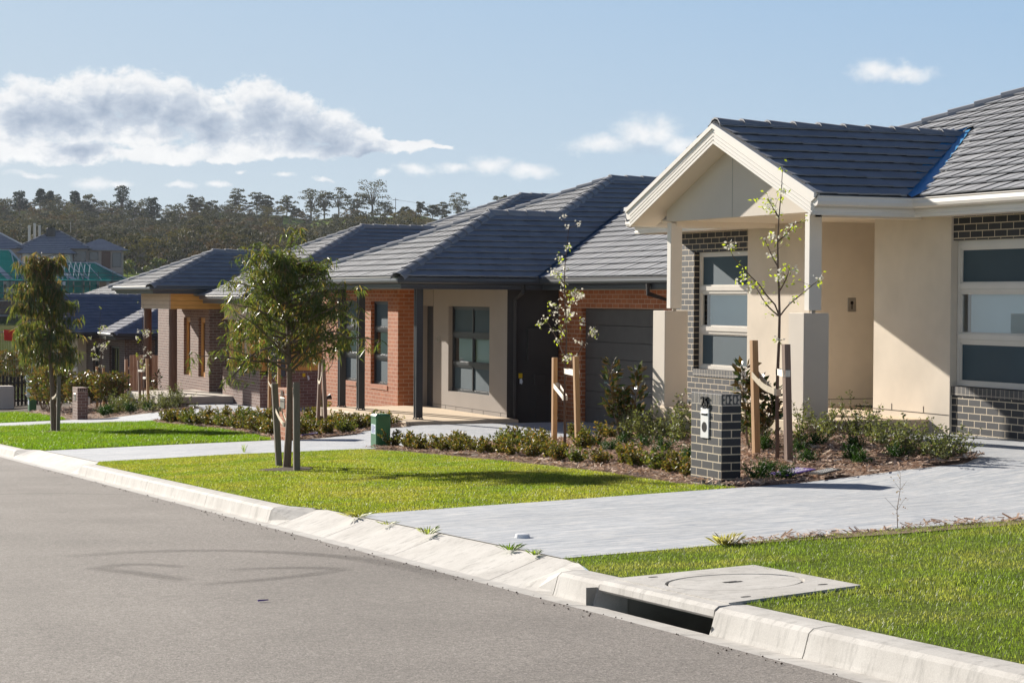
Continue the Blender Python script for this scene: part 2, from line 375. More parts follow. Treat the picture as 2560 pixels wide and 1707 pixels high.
PIT=(5.72,6.72,9.82,11.40)        # the drain pit cover (x0,x1,y0,y1)

# road
mb=MB(); ys=np.arange(-8,101,2.0)
for a,b in zip(ys[:-1],ys[1:]):
    for u0,u1 in ((.0,1.5),(1.5,3),(3,4.5),(4.5,7),(7,9.5)):
        q=[(xk(a)-.262-u1,a),(xk(a)-.262-u0,a),(xk(b)-.262-u0,b),(xk(b)-.262-u1,b)]
        mb.poly([(x,y,float(roadz(x,y))+.006) for x,y in q])
struct(mb.build('road',M['asphalt']))
# grass strip over the road, behind the camera's left
mb=MB(); patch(mb,[(-60,-8),(-3.2,-8),(-.5,101),(-60,101)],6,lambda x,y:roadz(xk(y)-9.7,y),.02)
struct(mb.build('opposite_verge',M['lawn']))

# kerb, gutter and crossover aprons
U=[(-.27,-.137),(-.045,-.150),(-.035,-.125),(-.006,-.022),(.022,.0),(.10,.008),(.20,.006),(.20,-.25)]
L=[(-.27,-.137),(-.09,-.142),(-.05,-.128),(.06,-.092),(.15,-.062),(.25,-.026),(.36,.0115),(.36,-.25)]
def upright(y):
    for a,b in ((12.55,18.95),(31.25,37.6),(52.5,58.5)):
        if a-.5<=y<=b+.5: return max(0,min(1,(a-y)/.5+0 if y<a else ((y-b)/.5 if y>b else 0)))
    return 1
def kprof(y):
    t=upright(y); t=t*t*(3-2*t)
    return [(L[i][0]+(U[i][0]-L[i][0])*t, L[i][1]+(U[i][1]-L[i][1])*t) for i in range(8)]
joints=[-3,0,2.2,4.4,6.6,8.76,9.80,11.38,12.05,13.1,15.3,17.3,18.95,19.45,22.3,25.7,28.6,30.2,30.75,31.8,34.6,37.2,38.1,41,44,47,50,53,56,59,62,66,70,76,84,95]
mb=MB()
for a,b in zip(joints[:-1],joints[1:]):
    a2,b2=a+.006,b-.006; n=max(1,int((b2-a2)/.25)); rows=[]
    pit=abs(a-9.80)<.01
    for i in range(n+1):
        y=a2+(b2-a2)*i/n; base=Vz(xk(y),y)
        rows.append([(xk(y)+o,y,base+z) for o,z in (kprof(y)[:2] if pit else kprof(y))])
    for i in range(n):
        for j in range(len(rows[0])-1): mb.poly([rows[i][j],rows[i+1][j],rows[i+1][j+1],rows[i][j+1]][::-1])
    if not pit:
        mb.poly(rows[0]); mb.poly(rows[-1][::-1])
kerb=struct(mb.build('kerb',M['kerb'],smooth=False))

# stormwater pit: lintel over a dark inlet, concrete surround and round lid
pit=thing('drain_pit',(6.2,10.6,g(6.2,10.6)),'concrete stormwater pit with dark kerb inlet and round lid in the near lawn','drain pit')
x0,x1,y0,y1=PIT
mb=MB()
def vz(x,y,d=0): return (x,y,Vz(x,y)+d)
def slab(mb,xa,xb,ya,yb,top,bot):
    P=[(xa(ya),ya),(xb,ya),(xb,yb),(xa(yb),yb)]
    t=[vz(x,y,top) for x,y in P]; b=[vz(x,y,bot) for x,y in P]
    mb.poly(t); mb.poly(b[::-1])
    for i in range(4): mb.poly([b[i],b[(i+1)%4],t[(i+1)%4],t[i]])
xs=lambda y:xk(y)+.10
prof=[(.10,-.075),(.015,-.068),(-.012,-.05),(-.006,-.012),(.02,.008),(.10,.012)]
rows=[[(xk(y)+o,y,Vz(xk(y),y)+z) for o,z in prof] for y in np.linspace(9.806,11.374,8)]
for i in range(7):
    for j in range(5): mb.poly([rows[i][j],rows[i+1][j],rows[i+1][j+1],rows[i][j+1]][::-1])
mb.poly(rows[0]); mb.poly(rows[-1][::-1])
mb.build('lintel',M['kerb'],pit)
mb=MB(); cx,cy,rr=6.17,10.68,.43; N=40
sq=[(xk(9.83)+.10,9.83),(6.66,10.03),(6.74,11.42),(xk(11.36)+.10,11.36)]
def onsq(a):
    dx,dy=math.cos(a),math.sin(a); best=9
    for i in range(4):
        (ax,ay),(bx,by)=sq[i],sq[(i+1)%4]; ex,ey=bx-ax,by-ay; den=dx*ey-dy*ex
        if abs(den)<1e-9: continue
        t=((ax-cx)*ey-(ay-cy)*ex)/den; u=((ax-cx)*dy-(ay-cy)*dx)/den
        if t>0 and -1e-6<=u<=1+1e-6: best=min(best,t)
    return best
angs=sorted([2*math.pi*k/N for k in range(N)]+[math.atan2(q[1]-cy,q[0]-cx)%(2*math.pi) for q in sq])
for a,b in zip(angs,angs[1:]+[angs[0]+2*math.pi]):
    pi=[(cx+math.cos(t)*rr,cy+math.sin(t)*rr) for t in (a,b)]; po=[(cx+math.cos(t)*onsq(t),cy+math.sin(t)*onsq(t)) for t in (a,b)]
    mb.poly([vz(*pi[0],.016),vz(*po[0],.016),vz(*po[1],.016),vz(*pi[1],.016)])
    mb.poly([vz(*pi[1],.016),vz(*pi[1],-.02),vz(*pi[0],-.02),vz(*pi[0],.016)])
for i in range(4):
    a,b=sq[i],sq[(i+1)%4]; mb.poly([vz(*a,.016),vz(*a,-.06),vz(*b,-.06),vz(*b,.016)])
mb.build('surround',M['kerb'],pit)
mb=MB()
mb.poly([vz(cx+math.cos(2*math.pi*k/N)*.408,cy+math.sin(2*math.pi*k/N)*.408,.014) for k in range(N)])
for k in range(N):
    a,b=2*math.pi*k/N,2*math.pi*(k+1)/N
    mb.poly([vz(cx+math.cos(t)*.408,cy+math.sin(t)*.408,d) for t,d in ((b,.014),(a,.014),(a,-.02),(b,-.02))])
lid=mb.build('lid',M['kerb'],pit)
mb=MB(); mb.poly([vz(cx+math.cos(2*math.pi*k/N)*.42,cy+math.sin(2*math.pi*k/N)*.42,-.012) for k in range(N)])
for ax,ay in ((0,0),(-.02,.02)): mb.poly([vz(cx+ax+dx,cy+ay+dy,.0165) for dx,dy in ((-.05,-.018),(.05,-.018),(.05,.018),(-.05,.018))])
for ax,ay in ((5.85,10.0),(6.50,10.2),(5.9,11.25)): mb.poly([vz(ax+math.cos(k*.785)*.035,ay+math.sin(k*.785)*.02,.0175) for k in range(8)])
mb.build('lifting_slot',M['dark'],pit)
mb=MB(); bz=Vz(5.6,10.6)
mb.box(5.50,6.6,9.78,11.40,bz-.75,bz-.07,skip='tl'); 
mb.poly([(5.50,9.78,bz-.24),(5.50,11.40,bz-.31),(5.50,11.40,bz-.75),(5.50,9.78,bz-.75)])
mb.build('pit_chamber',M['concg'],pit)

# driveways
def drive(name,poly,step=.5):
    mb=MB(); patch(mb,poly,step,G,.004,sx=.5)
    b=poly if area(poly)>0 else poly[::-1]
    return struct(mb.build(name,M['drive'],smooth=True))
D25=[(xk(12.8)+.358,12.82),(7.2,12.82),(8.9,12.88),(10.2,12.72),(20,12.4),(20,20.9),(14.2,20.9),(13.55,20.88),(13.58,20.2),(13.35,18.9),(12.95,17.3),(12.5,16.95),(11.9,17.25),(11.2,17.55),(10.6,17.80),(xk(17.85)+.358,17.85)]
D23=[(xk(31.5)+.358,31.45),(8.7,31.4),(10.73,30.62),(12.6,30.45),(15.0,30.5),(17.2,30.5),(17.2,36.6),(15.2,36.6),(13.5,35.6),(12.6,35.9),(12.2,35.2),(11.3,35.62),(10.86,36.02),(8.9,36.55),(xk(36.95)+.358,36.95)]
D21=[(xk(55)+.358,55.0),(10.5,53.9),(12.55,52.2),(13.6,51.2),(16.0,51.5),(19.5,53.3),(19.5,58.6),(14.4,57.2),(14.5,55.0),(13.9,54.6),(13.0,56.3),(11.9,58.05),(11.4,58.4),(9.4,58.7),(xk(59)+.358,58.8)]
for n,p in (('driveway',D25),('driveway',D23),('driveway',D21)): drive(n,p)
# expansion joint strips beside the aprons
mb=MB()
for a,b in ((12.85,17.85),(31.5,36.95)):
    for i in range(10):
        y0_,y1_=a+(b-a)*i/10,a+(b-a)*(i+1)/10
        mb.poly([(xk(y)+o,y,g(xk(y)+o,y)+.006) for y,o in ((y0_,.353),(y0_,.366),(y1_,.366),(y1_,.353))][::-1])
struct(mb.build('driveway_joint',M['concg']))

# lawns (turf base sheets; the grass itself is below)
def kx(y): return xk(y)+.20+.17*(1-upright(y))
LA=[(xk(y)+.20,y) for y in np.linspace(1,12.0,12)]+[(kx(12.4),12.4),(kx(12.82),12.84),(7.2,12.83),(8.9,12.9),(10.2,12.74),(13,12.45),(15.5,12.3),(15.5,4),(12,1)]
LA=LA[::-1]
LB=[(kx(17.9)+.0,17.80),(kx(18.6),18.6),(kx(19.2),19.2)]+[(xk(y)+.20,y) for y in np.linspace(19.6,30.6,10)]+[(kx(31.1),31.1),(kx(31.35),31.35),(8.7,31.3),(10.68,30.55),(10.85,29),(10.83,27),(10.78,25.2),(10.7,23.6),(10.6,22),(10.42,20.4),(10.22,18.95),(10.30,18.1),(10.3,17.80)]
LC=[(kx(37.05),37.05),(kx(37.6),37.6)]+[(xk(y)+.20,y) for y in np.linspace(38.2,51.8,8)]+[(kx(54),54),(kx(54.9),54.9),(10.45,53.8),(12.3,52.2),(12.05,50),(11.95,46.5),(11.75,43),(11.5,40.5),(11.25,38.5),(10.95,37.1),(10.9,36.3),(10.82,36.15),(8.9,36.65)]
LD=[(kx(58.9),58.9),(xk(60)+.2,60),(xk(66)+.2,66),(xk(73)+.2,73),(12.3,72.5),(12.0,66),(11.6,61),(11.4,58.9),(9.4,58.8)]
for p in (LA,LB,LC,LD):
    mb=MB()
    if p is LA:
        for q in ([v for v in [(-5,-5)]]): pass
    patch(mb,p,.5,G,0.0,sx=.5)
    if p is LA:   # open the sheet over the pit
        keep=[i for i,f in enumerate(mb.f) if not all(5.55<sum(mb.v[k][0] for k in f)/len(f)<6.8 and 9.75<sum(mb.v[k][1] for k in f)/len(f)<11.45 for _ in (0,))]
        mb2=MB()
        for i in keep: mb2.poly([mb.v[k] for k in mb.f[i]])
        for c in ([(5.5,9.2),(7.4,9.2),(7.4,9.84),(5.5,9.84)],[(5.5,11.35),(7.4,11.35),(7.4,11.9),(5.5,11.9)],[(6.64,9.7),(7.4,9.7),(7.4,11.5),(6.72,11.5)],[(5.6,9.7),(6.7,9.7),(6.7,10.05)]):
            c=[(max(x,xk(y)+.2),y) for x,y in c]; patch(mb2,c,.5,G,.001,sx=.5)
        mb=mb2
    struct(mb.build('lawn',M['lawn'],smooth=True))
# base ground under everything (soil sheet)
mb=MB(); ys=np.arange(-8,100.1,1.0)
for a,b in zip(ys[:-1],ys[1:]):
    xs0=[xk(a)+.34]+list(np.arange(8,20,.5))+[24,30,40,60]; xs1=[xk(b)+.34]+list(np.arange(8,20,.5))+[24,30,40,60]
    for i in range(len(xs0)-1):
        if i==0 and 8.5<a<11.5:
            xs0=[7.0]+xs0[1:]; xs1=[7.0]+xs1[1:]
        q=[(xs0[i],a),(xs0[i+1],a),(xs1[i+1],b),(xs1[i],b)]
        mb.poly([(x,y,g(x,y)-.016) for x,y in q])
struct(mb.build('ground',M['soil'],smooth=True))
# garden beds
B25=[(10.22,18.95),(10.42,20.4),(10.6,22),(10.7,23.6),(10.78,25.2),(10.83,27),(10.85,29),(10.7,30.55),(12.6,30.40),(15.0,30.45),(16.8,30.4),(16.8,28.0),(15.0,28.0),(13.2,25.2),(13.2,21.2),(13.58,20.85),(13.62,20.2),(13.4,18.9),(12.98,17.25),(12.5,16.88),(11.9,17.2),(11.2,17.5),(10.6,17.75),(10.28,17.84)]
B23=[(12.35,52.1),(12.1,50),(12.0,46.5),(11.8,43),(11.55,40.5),(11.3,38.5),(10.95,37.1),(10.82,36.0),(11.3,35.58),(12.2,35.16),(12.6,35.86),(13.42,35.6),(13.45,41.3),(15.2,41.4),(15.3,46.4),(16.2,50.6),(14.0,51.0),(13.5,51.1)]
B21=[(11.62,61),(11.5,58.5),(11.85,58.0),(12.95,56.25),(13.9,54.55),(14.5,55.0),(14.3,57.0),(13.8,57.2),(13.75,61.4),(15.9,63.8),(16.5,70),(16,73),(12.35,72.4),(12.05,66)]
mound=lambda x,y:.035+.02*math.sin(3.1*x+1.7*y)*math.sin(2.3*x-2.9*y)
for p in (B25,B23,B21):
    mb=MB(); patch(mb,p,.4,G,.0,sx=.4); struct(mb.build('garden_bed',M['mulch'],smooth=True))
mb=MB(); patch(mb,[(8.5,12.55),(15,12.15),(15,12.45),(10.2,12.74),(8.8,12.87),(7.3,12.80),(7.3,12.74)],.3,G,.008); struct(mb.build('lawn_edge_soil',M['mulch']))

def chips(name,poly,n,smin=.035,smax=.11,zo=.03,zr=.03):
    xs=[p[0] for p in poly]; ys=[p[1] for p in poly]
    P=np.stack([rng.uniform(min(xs),max(xs),n*3),rng.uniform(min(ys),max(ys),n*3)],1); P=P[inside(P,poly)][:n]; n=len(P)
    z=G(P[:,0],P[:,1])+zo+.02*np.sin(3.1*P[:,0]+1.7*P[:,1])*np.sin(2.3*P[:,0]-2.9*P[:,1])+rng.uniform(0,zr,n)
    a=rng.uniform(0,6.283,n); L_=rng.uniform(smin,smax,n)*rng.uniform(.5,1,n); w=L_*rng.uniform(.10,.3,n)
    t=rng.normal(0,.28,n); r=rng.normal(0,.5,n)
    u=np.stack([np.cos(a)*np.cos(t),np.sin(a)*np.cos(t),np.sin(t)],1); s=np.stack([-np.sin(a)*np.cos(r),np.cos(a)*np.cos(r),np.sin(r)],1)
    c=np.stack([P[:,0],P[:,1],z],1)
    Vv=np.stack([c-u*L_[:,None]/2-s*w[:,None]/2,c+u*L_[:,None]/2-s*w[:,None]*.3,c+u*L_[:,None]/2+s*w[:,None]*.4,c-u*L_[:,None]/2+s*w[:,None]/2],1).reshape(-1,3)
    o=npmesh(name,Vv,np.arange(n*4).reshape(-1,4),M['chip']); return stuff(o)
chips('mulch',B25,30000,.04,.14); chips('mulch',B23,17000,.06,.15); chips('mulch',B21,5000,.06,.14)
chips('mulch',[(7.4,12.70),(8.8,12.80),(10.2,12.64),(15,12.3),(15,12.5),(10.2,12.86),(8.8,12.96),(7.4,12.86)],1800,.04,.12,.005,.05)
# ring of bare soil round the street trees
for (tx,ty) in ((8.06,26.1),(9.03,48.05)):
    mb=MB(); P=[]
    for k in range(16):
        a=2*math.pi*k/16; r_=.42+.08*math.sin(3*a)+random.uniform(-.04,.04); x,y=tx+math.cos(a)*r_*.9,ty+math.sin(a)*r_*1.3; P.append((x,y,g(x,y)+.006))
    c=(tx,ty,g(tx,ty)+.04)
    for k in range(16): mb.poly([c,P[k],P[(k+1)%16]])
    struct(mb.build('tree_soil_ring',M['soil']))

# grass
SOIL=[(8.06,26.1,.40),(9.03,48.05,.45)]
def grass(name,poly,n,h0,h1,w,mat,bare=()):
    xs=[p[0] for p in poly]; ys=[p[1] for p in poly]; k=int(n*3)
    P=np.stack([rng.uniform(min(xs),max(xs),k),rng.uniform(min(ys),max(ys),k)],1)
    P=P[inside(P,poly)]
    for (bx,by,br) in SOIL: P=P[np.hypot((P[:,0]-bx),(P[:,1]-by)/1.3)>br*rng.uniform(.8,1.1,len(P))]
    for (a,b,c,d) in bare: P=P[~((P[:,0]>a)&(P[:,0]<b)&(P[:,1]>c)&(P[:,1]<d))]
    # thin patches
    q=np.sin(P[:,0]*1.7+.6*np.sin(P[:,1]*2.1))*np.sin(P[:,1]*1.3+.8*np.sin(P[:,0]*1.9)); P=P[rng.uniform(0,1,len(P))<np.clip(1.15-.45*q,.4,1)]
    d=np.hypot(P[:,0],P[:,1]); P=P[:n]; n=len(P); d=d[:n]
    q=np.sin(P[:,0]*2.3+1.1*np.sin(P[:,1]*1.4))*np.sin(P[:,1]*1.9-P[:,0])
    h=rng.uniform(h0,h1,n)*(1+.22*q); ww=w*rng.uniform(.6,1.3,n)
    a=rng.uniform(0,6.283,n); ln=rng.uniform(.15,.9,n)*h; la=rng.uniform(0,6.283,n)
    z=G(P[:,0],P[:,1]); b=np.stack([P[:,0],P[:,1],z-.004],1)
    s=np.stack([np.cos(a),np.sin(a),np.zeros(n)],1)*ww[:,None]/2
    tip=b+np.stack([np.cos(la)*ln,np.sin(la)*ln,h],1); mid=b*.5+tip*.5; mid[:,2]+=h*.12
    Vv=np.stack([b-s,b+s,mid+s*.8,mid-s*.8,tip],1).reshape(-1,3); i=np.arange(n)*5
    F=np.concatenate([np.stack([i,i+1,i+2],1),np.stack([i,i+2,i+3],1),np.stack([i+3,i+2,i+4],1)])
    return stuff(npmesh(name,Vv,F,mat))
grass('grass',LA,420000,.012,.031,.0036,M['grass_a'],bare=[(5.55,6.68,10.02,11.39),(5.55,5.9,9.84,10.02),(5.9,6.3,9.93,10.02)])
grass('grass',LB,260000,.012,.028,.0058,M['grass_b'])
grass('grass',LC,130000,.03,.075,.010,M['grass_c'])
grass('grass',LD,25000,.04,.09,.016,M['grass_c'])
# small weeds along the joint and edges
def weed(name,x,y,n,h,r,mat,label,cat='weed',group=None):
    Vv=[];F=[]
    for k in range(n):
        a=random.uniform(0,6.28); rr=random.uniform(0,r); bx,by=x+math.cos(a)*rr*.5,y+math.sin(a)*rr*.5; bz=g(bx,by)
        l=random.uniform(.5,1)*h; o=random.uniform(.3,1)*r; w=random.uniform(.002,.005)
        i=len(Vv); sx,sy=-math.sin(a)*w,math.cos(a)*w
        Vv+=[(bx-sx,by-sy,bz),(bx+sx,by+sy,bz),(bx+math.cos(a)*o*.6+sx*1.3,by+math.sin(a)*o*.6+sy*1.3,bz+l*.8),(bx+math.cos(a)*o,by+math.sin(a)*o,bz+l)]; F.append((i,i+1,i+2,i+3))
    return tag(npmesh(name,np.array(Vv),np.array(F),mat),label,cat,group)
weed('weed',5.98,15.43,40,.07,.10,M['grass_a'],'largest green weed tuft in the driveway apron joint','weed','weeds in the driveway joint')
weed('weed',6.12,17.6,50,.06,.16,M['grass_b'],'yellowish weed tuft in the joint beside the lawn corner','weed','weeds in the driveway joint')
weed('weed',6.05,16.6,25,.035,.10,M['grass_b'],'thin weed in the joint between the tuft and the lawn corner','weed','weeds in the driveway joint')
weed('weed',5.97,13.70,40,.05,.10,M['grass_c'],'low bright weed in the joint near the drain pit','weed','weeds in the driveway joint')
weed('weed',5.96,13.22,30,.05,.06,M['grass_a'],'upright small weed in the joint closest to the near lawn','weed','weeds in the driveway joint')
weed('weed',7.32,12.80,80,.10,.12,M['drygrass'],'dry yellow weed clump on the near lawn edge by the driveway','weed')
weed('weed',9.10,31.9,16,.16,.06,M['grass_a'],'small upright weed on the far side driveway near the green box','weed')
# tyre marks: thin rubber films on the asphalt
t=NT('tyre_rubber'); uv=t.coord('UV'); sp=t.n('ShaderNodeSeparateXYZ'); t.l(uv,sp.inputs[0])
e=t.math('MULTIPLY',t.math('MULTIPLY',sp.outputs[1],t.math('SUBTRACT',1,sp.outputs[1])),4); e2=t.math('MULTIPLY',t.math('MULTIPLY',sp.outputs[0],t.math('SUBTRACT',1,sp.outputs[0])),4)
o=t.coord(); nn=t.noise(o,60,3,.7); f=t.math('MULTIPLY',t.math('MULTIPLY',e,t.math('POWER',e2,.5)),t.math('MULTIPLY',nn,.5))
tr=t.n('ShaderNodeBsdfTransparent'); mx=t.n('ShaderNodeMixShader'); t.l(f,mx.inputs[0]); t.l(tr.outputs[0],mx.inputs[1]); t.l(t.pbsdf((.07,.062,.056),.85,.2),mx.inputs[2]); M['rubber']=t.done(mx.outputs[0])
def smooth(P,n=8):
    out=[]
    for i in range(len(P)-1):
        p0,p1,p2,p3=P[max(i-1,0)],P[i],P[i+1],P[min(i+2,len(P)-1)]
        for k in range(n):
            s=k/n; out.append(tuple(.5*((2*p1[c])+(-p0[c]+p2[c])*s+(2*p0[c]-5*p1[c]+4*p2[c]-p3[c])*s*s+(-p0[c]+3*p1[c]-3*p2[c]+p3[c])*s**3) for c in range(len(P[0]))))
    return out+[P[-1]]
mb=MB()
for P,w in (([(3.0,15.8),(3.75,16.13),(4.53,15.96),(5.12,15.19),(5.30,14.12),(5.30,13.03)],.32),([(3.05,14.7),(3.33,15.0),(3.56,14.92),(3.72,14.62)],.24),([(3.05,14.8),(3.25,14.36),(3.39,13.95),(3.48,13.6)],.26),
    ([(3.5,13.34),(3.85,13.46),(4.30,13.70),(4.7,14.0)],.22),([(4.75,13.95),(4.68,14.26),(4.34,14.37),(3.95,14.33)],.24),([(3.4,25.0),(4.06,25.18),(4.80,25.13),(5.6,24.6)],.16)):
    S=smooth(P); n=len(S)
    for i in range(n-1):
        q=[]
        for k in (i,i+1):
            dx,dy=S[min(k+1,n-1)][0]-S[max(k-1,0)][0],S[min(k+1,n-1)][1]-S[max(k-1,0)][1]; l=math.hypot(dx,dy); q.append((S[k][0]-dy/l*w/2,S[k][1]+dx/l*w/2)); q.append((S[k][0]+dy/l*w/2,S[k][1]-dx/l*w/2))
        u0,u1=i/(n-1),(i+1)/(n-1)
        mb.poly([(x,y,float(roadz(x,y))+.010) for x,y in (q[0],q[1],q[3],q[2])],uv=[(u0,1),(u0,0),(u1,0),(u1,1)])
struct(mb.build('road_tyre_marks',M['rubber']))
# litter
mb=MB(); bz=g(6.42,14.48)+.004
mb.tube([(6.42,14.48,bz),(6.42,14.48,bz+.03),(6.42,14.48,bz+.034)],[.062,.055,.03],14)
tag(mb.build('plastic_disc',M['white']),'small white plastic disc lying on the nearest driveway','litter')
mb=MB(); bz=float(roadz(3.58,12.12))+.006
mb.tube([(3.55,12.12,bz+.012),(3.62,12.13,bz+.012)],[.006,.004],6)
tag(mb.build('litter_scrap',M['purple']),'tiny dark blue scrap of litter lying on the asphalt','litter')
# gravel bits along the gutter
n=260; yy=rng.uniform(4,34,n); xx=xk(yy)-.24-np.abs(rng.normal(0,.10,n)); s_=rng.uniform(.003,.009,n); c=np.stack([xx,yy,roadz(xx,yy)+.008+s_*.4],1)
Vt=np.array([(1,0,0),(-1,0,0),(0,1,0),(0,-1,0),(0,0,.7),(0,0,-.7)]); Vv=(c[:,None]+Vt[None]*s_[:,None,None]).reshape(-1,3)
Ft=np.array([(0,2,4),(2,1,4),(1,3,4),(3,0,4),(2,0,5),(1,2,5),(3,1,5),(0,3,5)]); F=(np.arange(n)[:,None,None]*6+Ft[None]).reshape(-1,3)
stuff(npmesh('gutter_gravel',Vv,F,M['soil']))
# ------------------------------------------------------------------ building kit
CA=math.cos(math.atan(.42)); SA=math.sin(math.atan(.42))
def tiled(mb,O,T,S,polys,gauge=.32,w=.30,lift=.032,lap=.008,under=True):
    """real overlapping tiles clipped to polygons given in (t,s) on the slope plane"""
    O,T,S=Vector(O),Vector(T).normalized(),Vector(S).normalized(); N=T.cross(S)
    if N.z<0: N=-N
    rnd=random.Random(int(O.x*91+O.y*37))
    for poly in polys:
        if area(poly)<0: poly=poly[::-1]
        ss=[p[1] for p in poly]; k0=int(math.floor(min(ss)/gauge)); k1=int(math.ceil(max(ss)/gauge))
        for k in range(k0,k1):
            s0,s1=k*gauge,(k+1)*gauge
            row=clip(clip(poly,0,-1,-s0),0,1,s1+.05)
            if len(row)<3: continue
            ts=[p[0] for p in row]; off=(k*.34)%1.0
            j0=int(math.floor(min(ts)/w-off)); j1=int(math.ceil(max(ts)/w-off))
            for j in range(j0,j1+1):
                t0,t1=(j+off)*w,(j+1+off)*w
                c=clip(clip(row,-1,0,-t0),1,0,t1)
                if len(c)<3 or abs(area(c))<2e-4: continue
                r=rnd.uniform(-.0025,.0025); sl=rnd.uniform(-.003,.003)
                def P(t,s,d=0):
                    h=lift*(1-(s-s0)/gauge)+lap*(t-t0)/w+r+sl*(s-s0)/gauge+d
                    return O+T*t+S*s+N*h
                pts=[P(*q) for q in c]
                mb.poly(pts,uv=[(q[0],q[1]) for q in c])
                n=len(c)
                for i in range(n):
                    a,b=c[i],c[(i+1)%n]
                    if abs(a[1]-s0)<1e-5 and abs(b[1]-s0)<1e-5 and abs(a[0]-b[0])>1e-4:
                        mb.poly([P(*a),P(*a,-.018),P(*b,-.018),P(*b)],uv=[(a[0],0),(a[0],.03),(b[0],.03),(b[0],0)])
                        mb.poly([P(*a,-.019),P(a[0],s0+.06,-.019),P(b[0],s0+.06,-.019),P(*b,-.019)],uv=[(a[0],0),(a[0],.03),(b[0],.03),(b[0],0)])
        if under:
            mb.poly([O+T*t+S*s-N*.016 for t,s in poly],uv=poly)
def caps(mb,A,B,L=.40,r=1.0):
    """overlapping ridge caps from A (low end) to B"""
    A,B=Vector(A),Vector(B); d=(B-A); n=max(1,int(round(d.length/L))); st=d/n; d.normalize()
    side=d.cross(Vector((0,0,1))).normalized(); up=side.cross(d).normalized()
    prof=[(-.150,-.07),(-.125,-.005),(-.07,.045),(0,.062),(.07,.045),(.125,-.005),(.150,-.07)]
    for i in range(n):
        a=A+st*i-d*.035; b=A+st*(i+1)
        q0=[a+side*x*1.05*r+up*(z*1.1*r+.03) for x,z in prof]; q1=[b+side*x*.92*r+up*(z*.9*r+.012) for x,z in prof]
        for j in range(len(prof)-1): mb.poly([q0[j],q0[j+1],q1[j+1],q1[j]])
        q2=[p-up*.02 for p in q0]
        for j in range(len(prof)-1): mb.poly([q0[j+1],q0[j],q2[j],q2[j+1]])
FASCIA=[(0,0),(.02,0),(.026,.03),(.02,.04),(.02,.055),(.026,.06),(.026,.085),(.02,.09),(.02,.19),(0,.19)]
GUTTER=[(.024,.105),(.10,.105),(.128,.125),(.138,.16),(.132,.205),(.142,.222),(.134,.23),(.122,.215),(.122,.20),(.024,.20)]
def eaves(parent,path,mf,mg,name=''):
    mb=MB(); mb.sweep(path,FASCIA,True,-1); mb.build('fascia',mf,parent)
    mb=MB(); mb.sweep(path,GUTTER,True,-1); mb.build('gutter',mg,parent)
def wallx(mb,X,y0,y1,z0,z1,ops=(),depth=.10,m=0,face=-1):
    """wall facing -x at x=X with openings (ya,yb,za,zb) and their reveals"""
    ys=sorted({y0,y1,*[o[0] for o in ops],*[o[1] for o in ops]}); zs=sorted({z0,z1,*[o[2] for o in ops],*[o[3] for o in ops]})
    for a,b in zip(ys[:-1],ys[1:]):
        for c,d in zip(zs[:-1],zs[1:]):
            if any(o[0]-1e-6<=a and b<=o[1]+1e-6 and o[2]-1e-6<=c and d<=o[3]+1e-6 for o in ops): continue
            mb.poly([(X,b,c),(X,a,c),(X,a,d),(X,b,d)],m=m)
    for ya,yb,za,zb in ops:
        D=X+depth
        mb.poly([(X,ya,za),(D,ya,za),(D,ya,zb),(X,ya,zb)],m=m); mb.poly([(D,yb,za),(X,yb,za),(X,yb,zb),(D,yb,zb)],m=m)
        mb.poly([(X,yb,za),(D,yb,za),(D,ya,za),(X,ya,za)],m=m); mb.poly([(X,ya,zb),(D,ya,zb),(D,yb,zb),(X,yb,zb)],m=m)
def wally(mb,Y,x0,x1,z0,z1,m=0): mb.poly([(x0,Y,z0),(x1,Y,z0),(x1,Y,z1),(x0,Y,z1)],m=m)
